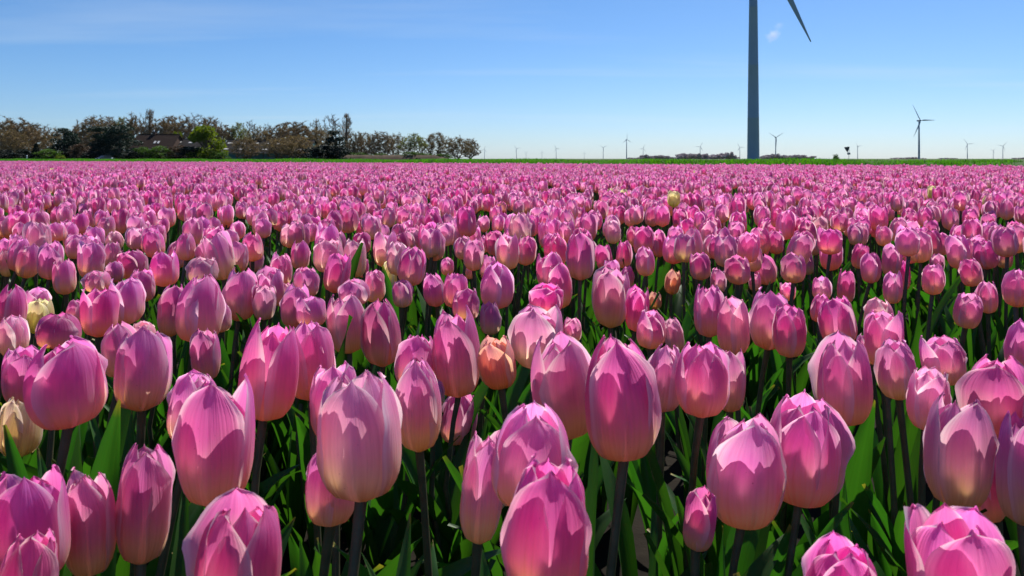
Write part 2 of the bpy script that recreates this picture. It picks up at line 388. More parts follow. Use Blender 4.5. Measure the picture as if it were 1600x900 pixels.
m = MB(); m.add(*lathe([(.6, -6.2), (1.5, -5.6), (1.75, -3), (1.8, 0), (1.7, 2.4), (1.5, 3.0)], 16, 'y')); NAC = m.mesh('nacelle', TOWER)
m = MB(); m.add(*lathe([(1.5, 0), (1.55, .8), (1.35, 1.9), (.8, 2.7), (.15, 3.0)], 16, 'y')); HUB = m.mesh('hub', TOWER)
def turbine(px, hub_y, depth, ang, yaw, label, hubh=84.0, bl=42.0, group='far wind turbines'):
    s = (HY - hub_y) / F * depth / hubh
    x = (px - 800) / F * depth
    root = thing('wind_turbine', (x, depth, 0), label, 'wind turbine', group, (0, 0, 0), s)
    obj('tower', TOWER_ME, root)
    obj('nacelle', NAC, root, (0, 0, hubh), (0, 0, R(yaw)))
    Z = Matrix.Rotation(R(yaw), 4, 'Z')
    # rotor axis points along local -y (towards the camera) turned by yaw
    hp = Z @ Vector((0, 3.0, 0)); hub = obj('hub', HUB, root, (hp.x, hp.y, hubh), (0, 0, R(yaw)))
    for q in range(3):
        a = -R(ang + 120 * q)
        M = Z @ Matrix.Rotation(a, 4, 'Y')
        c = Z @ Vector((0, 4.2, 0)) + (M @ Vector((0, 0, 1.0)))
        obj('blade', BLADE, root, (c.x, c.y, hubh + c.z), M.to_quaternion(), (bl, bl, bl))
    return root
turbine(1177, -98, 305, 153, 180, 'huge grey wind turbine tower rising out of the picture', 84.0, 43.5, None)
turbine(1436, 188, 1700, 328, 198, 'mid-distance wind turbine standing alone behind the bank, largest complete one', bl=40.0, group='far wind turbines')
TL = [(757, 233.5, 15, 'faint far wind turbine just beyond the last tree of the row'),
      (807, 232, 320, 'far wind turbine, second out from the end of the tree row'),
      (822, 238.5, 305, 'tiny far wind turbine, third out from the end of the tree row'),
      (847, 238, 355, 'tiny far wind turbine, fourth out from the end of the tree row'),
      (869, 232, 335, 'far wind turbine, fifth out from the end of the tree row'),
      (913, 239, 0, 'smallest far wind turbine, lone between two taller ones near the middle'),
      (942.5, 230.5, 300, 'far wind turbine with blades in a Y, left neighbour of the thick-towered one'),
      (979, 218, 0, 'thick-towered far wind turbine with one blade straight up, tallest near the middle'),
      (1005, 232, 20, 'far wind turbine just right of the thick-towered one'),
      (1094, 229, 30, 'far wind turbine rising above the low wood near the huge tower'),
      (1156, 230, 330, 'far wind turbine close on the left side of the huge tower'),
      (1212, 214.5, 300, 'far wind turbine with blades in a Y on the right of the huge tower'),
      (1340, 228.5, 320, 'far wind turbine beside the triangular road sign'),
      (1511.5, 225, 325, 'far wind turbine, tallest of the three furthest to the right'),
      (1552, 235, 285, 'smallest far wind turbine of the three furthest to the right'),
      (1567, 228, 282, 'last far wind turbine, nearest the right edge')]
for i, (px, hy, an, lb) in enumerate(TL):
    turbine(px, hy, F * 84 / (HY - hy), an, 180 + (-18, 12, 25, -8, 5)[i % 5], lb, bl=28.0 if px == 979 else 36.0)

# ------------------------------------------------------------------ trees
def grow(seed, H=13.0, rad=4.6, lowz=.14, n=150, ntw=16, tw=.035, twl=.9, taper=1.0, upw=.5):
    """bare tree that fills an egg-shaped crown: limbs reach for points spread through it; returns (trunk MB, crown MB, twig tips)"""
    r_ = np.random.default_rng(seed); T = MB(); C = MB(); tips = []
    pts = []
    while len(pts) < n:
        q = r_.uniform(-1, 1, 3); l = np.linalg.norm(q)
        if l > 1 or l < .25: continue
        h = (q[2] + 1) / 2; w = rad * (1 - .30 * taper * max(0, h - .35)) * (.80 + .2 * math.sin(math.atan2(q[1], q[0]) * 3 + seed))
        pts.append((q[0] * w, q[1] * w, (lowz + (1 - lowz) * h) * H * (1 + .05 * r_.normal())))
    pts = np.array(sorted(pts, key=lambda p: p[2] + .6 * math.hypot(p[0], p[1])))
    nodes = [np.array([0, 0, -.3])] + [np.array([r_.normal(0, .06) * i, r_.normal(0, .06) * i, z]) for i, z in enumerate(np.linspace(.6, H * .34, 6))]
    par = [-1, 0, 1, 2, 3, 4, 5]
    for p in pts:
        N = np.array(nodes); d = p - N; L = np.linalg.norm(d, axis=1); cost = L + 2.2 * np.maximum(0, .6 * L - d[:, 2]) + .10 * np.arange(len(N)) * 0
        cost[0] += 50; k = int(np.argmin(cost)); mid = nodes[k] * .5 + p * .5 + r_.normal(0, .035, 3) * L[k] + np.array([0, 0, -.03 * L[k]])
        nodes.append(mid); par.append(k); nodes.append(p); par.append(len(nodes) - 2)
    cnt = np.ones(len(nodes))
    for i in range(len(nodes) - 1, 0, -1): cnt[par[i]] += cnt[i]
    rr = .0125 * cnt ** .5 + .006
    for i in range(1, len(nodes)):
        a, b_ = nodes[par[i]], nodes[i]; big = rr[i] > .045
        (T if big else C).tube([a, b_], [rr[par[i]] if rr[par[i]] < rr[i] * 1.7 else rr[i] * 1.2, rr[i]], 5 if big else 3, cap=False)
        if cnt[i] > 40: continue
        dd = (b_ - a) / (np.linalg.norm(b_ - a) + 1e-6)
        for q in range(ntw):
            u_ = r_.random(); s0 = a + (b_ - a) * u_; td = dd * .7 + r_.normal(0, .62, 3) + np.array([0, 0, upw]); td /= np.linalg.norm(td); e = s0 + td * r_.uniform(.3, 1.0) * twl
            sd = np.cross(td, r_.normal(size=3)); sd = sd / np.linalg.norm(sd) * tw
            C.add([s0 - sd, s0 + sd, e], [(0, 1, 2)]); tips.append(e)
    return T, C, tips
def quads(C, centers, size, r_, mi=0, flat=0.0):
    cs = np.asarray(centers, float); n = len(cs)
    a = r_.normal(size=(n, 3)); a /= np.linalg.norm(a, axis=1)[:, None]
    b = np.cross(a, r_.normal(size=(n, 3))); b /= np.linalg.norm(b, axis=1)[:, None]
    s = (size * r_.uniform(.5, 1.3, n))[:, None]
    V = np.stack([cs - a * s - b * s * .5, cs + a * s * .3 - b * s * .8, cs + a * s + b * s * .4, cs - a * s * .2 + b * s * .8], 1).reshape(-1, 3)
    C.add(V, [(4 * i, 4 * i + 1, 4 * i + 2, 4 * i + 3) for i in range(n)], mi=mi)
def extents(*mbs):
    V = np.concatenate([v for q in mbs for v in q.v]); return V[:, 2].max(), np.percentile(np.abs(V[:, 0]), 98) * 2
TREES = {}
def reg(kind, T, C, tm, cm):
    h, w = extents(T, C); TREES.setdefault(kind, []).append((T.mesh(kind + '_trunk', tm), C.mesh(kind + '_crown', cm, False), h, w))
for k in range(5):      # tall bare trees with upright limbs
    T, C, tips = grow(20 + k, rad=3.7, lowz=.12, n=430, ntw=15, tw=.033, upw=.7); r_ = np.random.default_rng(k)
    quads(C, tips[::4], .07, r_, 1); reg('bare', T, C, BARK, [TWIG, BUD])
for k in range(4):      # rounder trees with swelling buds
    T, C, tips = grow(40 + k, rad=5.0, lowz=.10, n=430, ntw=13, tw=.030, upw=.35); r_ = np.random.default_rng(k + 9)
    quads(C, tips[::2], .085, r_, 1); reg('bud', T, C, BARKD, [TWIG, BUD])
for k in range(2):
    T, C, tips = grow(46 + k, rad=5.0, lowz=.10, n=400, ntw=12, tw=.030, upw=.35); r_ = np.random.default_rng(k + 19)
    quads(C, [t for t in tips if t[2] > 5.5][::2], .13, r_, 1); reg('budgreen', T, C, BARKD, [TWIG, BUDG])
for k in range(2):
    T, C, tips = grow(50 + k, rad=3.6, lowz=.2, n=260, ntw=8, tw=.020, upw=.8); reg('sparse', T, C, BARK, [TWIGG])
for k in range(2):   # Lombardy poplar
    r0 = random.Random(60 + k); T = MB(); C = MB(); r_ = np.random.default_rng(60 + k)
    T.tube([(0, 0, -.3), (0.05, 0, 5), (0, .05, 10), (0, 0, 15)], [.28, .2, .12, .03], 6)
    for i in range(130):
        z = r0.uniform(2, 14); a = r0.uniform(0, 6.28); o_ = r0.uniform(.5, 1.0) * (1 - abs(z - 7) / 11) * 1.15; L = r0.uniform(1.2, 2.6) * (1 - z / 22)
        p = Vector((0, 0, z)); q = Vector((math.cos(a) * o_, math.sin(a) * o_, z + L)); C.tube([p, p.lerp(q, .5) + Vector((math.cos(a), math.sin(a), -.6)) * .2, q], [.05, .035, .018], 3, cap=False)
        for j in range(7):
            b = p.lerp(q, r0.uniform(.3, 1)); e = b + Vector((r0.gauss(0, .18), r0.gauss(0, .18), r0.uniform(.4, .9))); C.add([tuple(b - Vector((.02, 0, 0))), tuple(b + Vector((.02, 0, 0))), tuple(e)], [(0, 1, 2)])
    reg('poplar', T, C, BARKD, [TWIG])
def blobs(r_, lobes, n, shell=.55):
    out = []
    for (cx, cy, cz, rx, ry, rz) in lobes:
        k = int(n * rx * rz); d = r_.normal(size=(k, 3)); d /= np.linalg.norm(d, axis=1)[:, None]; rr = r_.uniform(shell ** 3, 1, k) ** (1 / 3)
        out.append(np.array([cx, cy, cz]) + d * rr[:, None] * np.array([rx, ry, rz]))
    return np.concatenate(out)
for k in range(3):   # dark pines: tiered irregular masses
    r_ = np.random.default_rng(70 + k); T = MB(); C = MB()
    T.tube([(0, 0, -.3), (.1, 0, 5), (0, .1, 10.5)], [.3, .22, .06], 6)
    lob = []
    for i in range(46):
        z = r_.uniform(1.4, 11.2); w = 3.3 * (1 - ((z - 4.5) / 8.5) ** 2 if z > 4.5 else 1); a = r_.uniform(0, 6.28); d = w * r_.uniform(.3, .85)
        lob.append((math.cos(a) * d, math.sin(a) * d, z, r_.uniform(.7, 1.5), r_.uniform(.7, 1.5), r_.uniform(.5, 1.05)))
        T.tube([(0, 0, z - .6), (math.cos(a) * d, math.sin(a) * d, z)], [.09, .03], 4, cap=False)
    quads(C, blobs(r_, lob, 150, .35), .17, r_); reg('pine', T, C, BARKD, [CONIF])
for k in range(1):   # narrow fir / cypress
    r_ = np.random.default_rng(80 + k); T = MB(); C = MB(); T.tube([(0, 0, -.3), (0, 0, 5)], [.15, .03], 6)
    lob = [(r_.normal(0, .12), r_.normal(0, .12), z, 1.15 * (1 - z / 5.6) + .12, 1.15 * (1 - z / 5.6) + .12, .5) for z in np.linspace(.3, 5.1, 12)]
    quads(C, blobs(r_, lob, 900, .5), .13, r_); reg('fir', T, C, BARKD, [BDARK])
def bushy(kind, seed, mat, n=3, dens=200, size=.16, trunk=BARKD, H=6.0, low=False):
    for k in range(n):
        r_ = np.random.default_rng(seed + k); T = MB(); C = MB(); lob = []
        T.tube([(0, 0, -.3), (.1, .05, H * .3), (.1, 0, H * .62)], [H * .028, H * .02, H * .008], 6, cap=False)
        for i in range(44 if low else 20):
            a = r_.uniform(0, 6.28); z = r_.uniform(.05 if low else .3, .86) * H; d = H * (.40 * math.sqrt(max(0.05, 1 - (z / H) ** 2)) if low else .36 * math.sqrt(max(0.05, 1 - ((z / H - .45) / .5) ** 2))) * r_.uniform(.3, 1)
            q = (math.cos(a) * d, math.sin(a) * d, z); lob.append((*q, H * r_.uniform(.09, .16), H * r_.uniform(.09, .16), H * r_.uniform(.08, .13)))
            T.tube([(0.05, 0, z * .45), (q[0] * .5, q[1] * .5, z * .75), q], [H * .011, H * .008, H * .003], 4, cap=False)
        quads(C, blobs(r_, lob, dens, .3), size, r_); reg(kind, T, C, trunk, [mat])
bushy('leafy', 90, YGREEN, 2, 150, .17, low=True)
bushy('bushgreen', 95, BGREEN, 3, 130, .15, low=True)
bushy('bushdark', 100, BDARK, 3, 170, .17, low=True)
bushy('bushred', 105, BRED, 2, 170, .13, low=True)
bushy('bushbright', 110, YGREEN, 1, 130, .14, low=True)

def tree(px, top, w, depth, kind, label, var=0, group=None, name='tree'):
    v = TREES[kind][var % len(TREES[kind])]
    h = ZC + (HY - top) / F * depth; wd = w / F * depth
    root = thing(name, ((px - 800) / F * depth, depth, 0), label, 'shrub' if name == 'shrub' else 'tree', group, (0, 0, R((px * 37) % 360)), (wd / v[3], wd / v[3], h / v[2]))
    obj('trunk', v[0], root); obj('crown', v[1], root); return root
GB = 'bare trees around the farm'
TR = [(6, 184, 46, 262, 'bare', 'bare brown tree at the left edge of the picture'),
      (30, 186, 46, 250, 'bare', 'tall bare tree, second from the left edge of the picture'),
      (50, 193, 38, 258, 'bare', 'bare tree leaning over the small dark fir'),
      (18, 200, 40, 240, 'bud', 'olive budding tree in front of the leftmost bare trees'),
      (68, 196, 34, 275, 'sparse', 'thin grey-twigged tree in the dip behind the small fir'),
      (86, 200, 34, 270, 'bud', 'brownish tree just left of the layered pine'),
      (122, 196, 34, 285, 'bare', 'bare tree in the gap between the layered pine and the big dark pines'),
      (142, 183, 40, 275, 'bare', 'round-topped bare tree rising behind the left dark pine'),
      (166, 182, 38, 290, 'bare', 'bare tree behind the two big dark pines'),
      (188, 185, 36, 292, 'budgreen', 'yellowish budding tree top showing over the tall dark pine'),
      (207, 178, 34, 285, 'bare', 'upright bare tree right behind the tall dark pine'),
      (219, 179, 30, 293, 'sparse', 'light-twigged tree behind the house chimney'),
      (234, 173, 17, 285, 'poplar', 'slender poplar towering over the brown house roof'),
      (250, 186, 34, 285, 'bare', 'bare tree behind the middle of the house roof'),
      (268, 183, 34, 290, 'bare', 'bare tree behind the joint of house and low barn'),
      (288, 182, 36, 285, 'bare', 'bare tree behind the low barn roof lights'),
      (307, 179, 36, 292, 'sparse', 'grey airy tree top above the yellow-green tree'),
      (328, 184, 36, 285, 'bare', 'bare tree directly behind the yellow-green tree'),
      (350, 195, 32, 280, 'bare', 'bare tree just right of the yellow-green tree'),
      (372, 193, 34, 282, 'budgreen', 'faintly green tree behind the start of the long barn'),
      (391, 189, 24, 290, 'sparse', 'thin-topped tree poking above the long barn'),
      (405, 198, 34, 262, 'bud', 'olive tree in front of the long barn'),
      (417, 194, 18, 300, 'sparse', 'slim pale-twigged tree with clear sky around its top'),
      (436, 195, 40, 268, 'bare', 'rounded bare tree beginning the dense clump over the long barn'),
      (456, 192, 40, 280, 'bare', 'bare tree second in the dense clump over the long barn'),
      (477, 191, 40, 270, 'bare', 'bare tree in the middle of the dense clump'),
      (494, 187, 16, 290, 'poplar', 'small spire-topped tree standing out of the dense clump'),
      (503, 198, 36, 265, 'bud', 'bare tree ending the dense clump above the dark evergreens'),
      (518, 180, 30, 285, 'sparse', 'tall airy grey tree left of the lone poplar'),
      (541, 180, 16, 262, 'poplar', 'lone tall Lombardy poplar at the end of the farm'),
      (462, 212, 44, 245, 'bud', 'low brown tree in front of the long barn teal wall'),
      (436, 214, 40, 240, 'bud', 'low spreading tree before the middle of the teal wall'),
      (385, 214, 34, 244, 'bud', 'low tree before the teal wall start')]
for i, (px, tp, w, d, k, lb) in enumerate(TR): tree(px, tp - (HY - tp) * .07, w * 1.28, d, k, lb, i, GB)
RG = 'row of round trees beyond the farm'
for i, (px, tp, w, k, lb) in enumerate([(557, 206, 22, 'bare', 'slim first tree of the row, next to the tall poplar'), (570, 207, 30, 'bud', 'second tree of the row beyond the poplar, olive budded'),
        (594, 205, 36, 'bare', 'third tree of the row, greyish and airy'), (620, 208, 30, 'bud', 'fourth tree of the row, brown domed crown'), (648, 209, 38, 'budgreen', 'green-topped tree in the middle of the row'),
        (683, 207, 40, 'bud', 'wide tree third from the end of the row'), (715, 212, 38, 'bud', 'wide tree next to last of the row'), (735, 217, 24, 'bare', 'last tree of the row, by the open sky')]):
    tree(px, tp - 2.5, w * 1.22, 250 + (i * 7) % 13, k, lb, i + 1, RG)
for a in [(57, 223, 17, 225, 'fir', 'small dark pointed fir near the white post', 0), (100, 199, 40, 232, 'pine', 'dark layered pine, the leftmost of the pines', 0), (113, 205, 26, 240, 'pine', 'smaller dark pine right against the layered pine', 2),
          (157, 197, 46, 236, 'pine', 'broad dark pine with light gaps left of the tall one', 1), (186, 194, 52, 230, 'pine', 'tall dense blackish-green pine beside the brown house roof', 2), (172, 205, 44, 234, 'pine', 'dark pine filling between the two biggest pines', 0),
          (524, 203, 30, 252, 'pine', 'dark evergreen rising below the airy grey tree', 1), (322, 194, 56, 226, 'leafy', 'bright yellow-green tree in young leaf before the barns', 0)]:
    tree(*a[:6], var=a[6], group='evergreens and leafy trees at the farm')
SG = 'shrubs in front of the farm'
for i, a in enumerate([(20, 238, 36, 222, 'bushdark', 'dark low hedge shrub at the far left'), (75, 232, 40, 225, 'bushgreen', 'olive green shrub between the small fir and layered pine'), (94, 243, 15, 215, 'bushbright', 'small bright green shrub under the layered pine'),
        (127, 223, 38, 226, 'bushred', 'reddish-brown bare shrub between the pines'), (143, 236, 30, 224, 'bushdark', 'dark shrub at the foot of the left big pine'), (205, 236, 30, 222, 'bushdark', 'dark shrub at the foot of the tall pine'), (222, 229, 34, 224, 'bushgreen', 'light green shrub below the house roof, left one'),
        (250, 227, 44, 226, 'bushgreen', 'wide green shrub below the two house skylights'), (277, 226, 32, 226, 'bushred', 'brown shrub right of the wide green shrub'), (300, 228, 40, 224, 'bushdark', 'blackish round shrub before the low barn'),
        (345, 236, 30, 222, 'bushgreen', 'low green shrub under the yellow-green tree'), (278, 204, 16, 270, 'bushbright', 'fresh green shrub top showing behind the low barn'), (490, 229, 36, 224, 'bushdark', 'dark evergreen shrub at the end of the teal wall'),
        (510, 225, 40, 228, 'bushdark', 'second dark evergreen shrub past the teal wall'), (532, 226, 38, 226, 'bushdark', 'dark evergreen shrub under the lone poplar'), (5, 233, 30, 230, 'bushdark', 'shadowy shrub under the leftmost trees'), (40, 232, 34, 236, 'bushdark', 'shadowy shrub behind the white post'), (110, 232, 40, 230, 'bushdark', 'dark shrub beneath the layered pine'),
        (560, 238, 40, 244, 'bushgreen', 'low shrub under the second tree of the row'), (595, 239, 36, 244, 'bushgreen', 'low shrub under the third tree of the row'), (648, 237, 60, 244, 'bushgreen', 'long low shrub under the green-topped tree'), (690, 240, 40, 244, 'bushgreen', 'low shrub near the end of the straw bank')]):
    tree(*a[:6], var=i, group=SG, name='shrub')
tree(1306, 240, 12, 60, 'bushgreen', 'small lone weedy shrub on the bank left of the road sign', 1, None, 'shrub')

r_ = np.random.default_rng(321); C = MB(); lob = []
for px in np.arange(-40, 560, 7.0):
    d = 305 + r_.uniform(-8, 8); hh = r_.uniform(1.6, 4.4); lob.append(((px - 800) / F * d, d, hh * .45, 1.7, 1.5, hh * .55))
quads(C, blobs(r_, lob, 130, .2), .28, r_)
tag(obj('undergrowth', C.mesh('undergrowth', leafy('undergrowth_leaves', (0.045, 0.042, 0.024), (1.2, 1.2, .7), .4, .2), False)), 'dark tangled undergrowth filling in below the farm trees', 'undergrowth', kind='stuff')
# far-off woods that read as one mass
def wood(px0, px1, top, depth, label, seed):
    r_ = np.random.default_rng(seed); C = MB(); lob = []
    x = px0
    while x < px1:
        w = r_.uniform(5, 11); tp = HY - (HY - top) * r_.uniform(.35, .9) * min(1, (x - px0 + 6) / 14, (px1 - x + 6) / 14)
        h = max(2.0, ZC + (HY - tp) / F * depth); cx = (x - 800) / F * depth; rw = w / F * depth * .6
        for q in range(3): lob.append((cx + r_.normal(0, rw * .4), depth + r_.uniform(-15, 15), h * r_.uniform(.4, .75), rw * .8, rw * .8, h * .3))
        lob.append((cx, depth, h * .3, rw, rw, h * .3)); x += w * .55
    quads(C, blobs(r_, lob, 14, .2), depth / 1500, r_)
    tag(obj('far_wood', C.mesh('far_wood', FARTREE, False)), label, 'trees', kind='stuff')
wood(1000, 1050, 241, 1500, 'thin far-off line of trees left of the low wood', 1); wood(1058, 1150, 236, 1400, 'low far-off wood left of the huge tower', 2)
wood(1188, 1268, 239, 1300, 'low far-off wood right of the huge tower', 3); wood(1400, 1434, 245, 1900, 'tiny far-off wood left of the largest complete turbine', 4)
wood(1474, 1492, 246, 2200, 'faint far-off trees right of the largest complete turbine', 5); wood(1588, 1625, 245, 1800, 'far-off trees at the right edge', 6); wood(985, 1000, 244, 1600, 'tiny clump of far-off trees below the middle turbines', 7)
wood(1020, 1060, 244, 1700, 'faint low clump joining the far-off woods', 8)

# ------------------------------------------------------------------ farm buildings
def gable(px0, px1, ridge_y, eave_y, depth, deep, label, wall, roofm, name, lights=(), extra=None):
    x0 = (px0 - 800) / F * depth; x1 = (px1 - 800) / F * depth; w = x1 - x0
    zr = ZC + (HY - ridge_y) / F * (depth + deep / 2); ze = ZC + (HY - eave_y) / F * depth
    root = thing(name, ((x0 + x1) / 2, depth, 0), label, 'building')
    h = w / 2; m = MB()
    m.add([(-h, .3, -.2), (h, .3, -.2), (h, deep - .3, -.2), (-h, deep - .3, -.2), (-h, .3, ze), (h, .3, ze), (h, deep - .3, ze), (-h, deep - .3, ze), (-h, deep / 2, zr - .15), (h, deep / 2, zr - .15)],
          [(0, 1, 5, 4), (2, 3, 7, 6), (1, 2, 6, 9, 5), (3, 0, 4, 8, 7)])
    obj('wall', m.mesh('wall', wall, False), root)
    m = MB(); o_ = .35; sl = (zr - ze) / (deep / 2); zb = ze - sl * .35; tk = .18
    for (ya, yb) in ((-.35 + .3, deep / 2), (deep + .35 - .3, deep / 2)):
        za = ze - sl * .05
        m.add([(-h - o_, ya, za), (h + o_, ya, za), (h + o_, yb, zr), (-h - o_, yb, zr), (-h - o_, ya, za + tk), (h + o_, ya, za + tk), (h + o_, yb, zr + tk), (-h - o_, yb, zr + tk)],
              [(0, 1, 2, 3), (4, 5, 6, 7), (0, 1, 5, 4), (1, 2, 6, 5), (3, 0, 4, 7)])
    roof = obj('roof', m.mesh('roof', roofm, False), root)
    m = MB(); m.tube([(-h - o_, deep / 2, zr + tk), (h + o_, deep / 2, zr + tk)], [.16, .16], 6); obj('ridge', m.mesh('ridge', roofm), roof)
    m = MB(); m.tube([(-h - o_, -.12, ze), (h + o_, -.12, ze)], [.08, .08], 6); obj('gutter', m.mesh('gutter', GREYM), roof)
    sa = math.atan2(zr - ze, deep / 2)
    for (lx, ly, lw, lh) in lights:     # pixel centre, pixel size of each roof light
        f = (eave_y - ly) / (eave_y - ridge_y); yy = f * deep / 2; z = ze + (zr - ze) * f + tk
        xx = (lx - 800) / F * (depth + yy) - (x0 + x1) / 2; ww = lw / F * depth; hh = lh / F * depth / math.sin(sa)
        m = MB(); m.box(-ww / 2, ww / 2, -hh / 2, hh / 2, -.05, .10); f_ = obj('skylight', m.mesh('skylight', GREYM, False), roof, (xx, yy, z), (sa, 0, 0))
        m = MB(); m.box(-ww / 2 + .08, ww / 2 - .08, -hh / 2 + .08, hh / 2 - .08, .06, .13); obj('pane', m.mesh('pane', SKYL, False), f_)
    return root, h, ze, zr, deep
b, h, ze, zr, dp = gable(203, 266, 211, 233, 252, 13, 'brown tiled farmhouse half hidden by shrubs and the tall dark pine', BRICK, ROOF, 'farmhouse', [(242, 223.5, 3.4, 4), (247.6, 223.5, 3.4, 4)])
m = MB(); m.box(-.55, .55, -.4, .4, -1.0, .75); ch = obj('chimney', m.mesh('chimney', BRICK, False), b, (-1.6, dp / 2, zr + .2))
m = MB(); m.box(-.62, .62, -.47, .47, .75, .87); obj('chimney_cap', m.mesh('chimney_cap', DARKM, False), ch)
m = MB(); m.tube([(0, 0, .8), (0, 0, 1.45)], [.2, .17], 8); obj('chimney_pot', m.mesh('chimney_pot', TRIMW), ch)
def wall_bits(b, xs, z0, z1, w, mat, name):
    for x in xs:
        m = MB(); m.box(-w / 2, w / 2, .18, .34, z0, z1); f_ = obj(name, m.mesh(name, TRIMW, False), b, (x, 0, 0))
        m = MB(); m.box(-w / 2 + .1, w / 2 - .1, .15, .3, z0 + .1, z1 - .1); obj('pane', m.mesh('pane', mat, False), f_)
wall_bits(b, (-4, -1.5, 2.2, 4.6), .9, 2.2, 1.2, GLASSD, 'window')
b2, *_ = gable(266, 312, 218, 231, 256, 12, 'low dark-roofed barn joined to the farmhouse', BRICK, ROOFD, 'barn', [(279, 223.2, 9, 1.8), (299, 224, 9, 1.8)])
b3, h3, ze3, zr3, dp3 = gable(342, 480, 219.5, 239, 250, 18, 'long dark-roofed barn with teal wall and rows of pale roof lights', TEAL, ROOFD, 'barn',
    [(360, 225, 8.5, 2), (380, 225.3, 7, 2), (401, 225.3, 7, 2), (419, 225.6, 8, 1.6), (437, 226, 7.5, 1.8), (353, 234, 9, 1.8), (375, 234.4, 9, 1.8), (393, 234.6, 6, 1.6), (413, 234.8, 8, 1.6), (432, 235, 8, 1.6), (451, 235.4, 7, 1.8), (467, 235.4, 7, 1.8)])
for i in range(7):
    m = MB(); m.box(-.12, .12, .16, .3, -.1, ze3); obj('wall_post', m.mesh('wall_post', DARKM, False), b3, (-h3 + 1.6 + i * (2 * h3 - 3.2) / 6, 0, 0))
m = MB(); m.box(-2.0, 2.0, .14, .3, 0, min(2.3, ze3 - .2)); obj('door', m.mesh('door', GREYM, False), b3, (h3 - 3.0, 0, 0))
# straw-coloured mound under the tree row
m = MB(); x0, x1 = (548 - 800) / F * 238, (716 - 800) / F * 238
xs = np.linspace(x0 - 3, x1, 60); prof = [(0, -.2), (1.5, 1.0), (3.0, 1.65), (7, 1.7), (11, -.2)]
G = np.array([[(x, 236 + y, z * min(1, (x1 - x) / 8 + .05) + (rng.random() - .5) * .2 if z > 0 else z) for y, z in prof] for x in xs])
m.grid(G, G[..., :2]); tag(obj('mound', m.mesh('mound', STRAW)), kind='structure')

# ------------------------------------------------------------------ road sign, posts, car
sp = P(1326, 249, 95)
s_ = thing('road_sign', (sp.x, 95, 0), 'dark downward triangular road sign on a leaning thin post beyond the bank', 'road sign', None, (0, R(1.5), R(-50)), .80)
m = MB(); m.tube([(0, 0, -.3), (0, 0, 2.35)], [.035, .035], 8); obj('post', m.mesh('post', GREYM), s_)
m = MB(); ro = .03
tri = [(-.43, 2.50), (-.40, 2.55), (.40, 2.55), (.43, 2.50), (.04, 1.77), (-.04, 1.77)]
m.add([(x, -.05, z) for x, z in tri] + [(x, -.065, z) for x, z in tri], [tuple(range(6)), tuple(range(6, 12))[::-1]] + [(i, (i + 1) % 6, 6 + (i + 1) % 6, 6 + i) for i in range(6)])
obj('sign_plate', m.mesh('sign_plate', DARKM, False), s_, (0, 0, 0), (0, R(-7), 0))
for z in (2.05, 2.35):
    m = MB(); m.box(-.07, .07, -.06, .045, z - .02, z + .02); obj('bracket', m.mesh('bracket', GREYM, False), s_)
m = MB(); m.box(-.24, .24, -.062, -.04, 1.40, 1.68); q = obj('lower_plate', m.mesh('lower_plate', DARKM, False), s_)
m = MB(); m.box(-.10, .12, -.068, -.058, 1.50, 1.58); obj('mark', m.mesh('mark', TRIMW, False), q)
def post(px, top, depth, label, w=.14):
    p = P(px, top, depth); m = MB(); m.tube([(0, 0, -.3), (0, 0, p.z - .25), (0, 0, p.z - .05), (0, 0, p.z)], [w * .8, w * .8, w, w * .55], 8)
    t_ = thing('marker_post', (p.x, depth, 0), label, 'post', 'white posts by the farm'); obj('shaft', m.mesh('shaft', TRIMW), t_)
    m = MB(); m.tube([(0, 0, p.z - .45), (0, 0, p.z - .33)], [w * 1.02, w * 1.02], 8); obj('band', m.mesh('band', DARKM), t_)
post(42, 242.5, 200, 'white post by the dark hedge near the small fir', .2)
post(175, 246.4, 150, 'low white post in the grass before the parked car', .16)
cp = P(164, 248, 205)
car = thing('parked_car', (cp.x, 205, 0), 'grey car parked under the big dark pines', 'car', None, (0, 0, R(62)))
prof = [(-2.1, .35), (-2.1, .78), (-1.25, .92), (-.55, 1.42), (.9, 1.45), (1.75, .98), (2.1, .9), (2.1, .35)]
def extr(prof, w, mat, name, par):
    m = MB(); n = len(prof); m.add([(x, -w, z) for x, z in prof] + [(x, w, z) for x, z in prof], [tuple(range(n)), tuple(range(n, 2 * n))[::-1]] + [(i, (i + 1) % n, n + (i + 1) % n, n + i) for i in range(n)]); return obj(name, m.mesh(name, mat, False), par)
extr(prof, .85, CARP, 'body', car); extr([(-1.12, .96), (-.52, 1.37), (.85, 1.39), (1.5, 1.0)], .865, GLASSD, 'side_window', car)
m = MB(); m.add([(-1.26, -.75, .95), (-1.26, .75, .95), (-.58, .68, 1.41), (-.58, -.68, 1.41)], [(0, 1, 2, 3)]); obj('windscreen', m.mesh('windscreen', GLASSD, False), car, (-.02, 0, .01))
for sx in (-1.35, 1.3):
    for sy in (-.82, .82):
        m = MB(); m.tube([(0, -.1, 0), (0, .1, 0)], [.33, .33], 14); w_ = obj('wheel', m.mesh('wheel', RUBBER), car, (sx, sy, .33)); m = MB(); m.tube([(0, -.115, 0), (0, .115, 0)], [.19, .19], 10); obj('rim', m.mesh('rim', GREYM), w_)
for sy in (-.6, .6):
    m = MB(); m.box(-2.14, -2.08, sy - .17, sy + .17, .62, .76); obj('headlight', m.mesh('headlight', TRIMW, False), car)

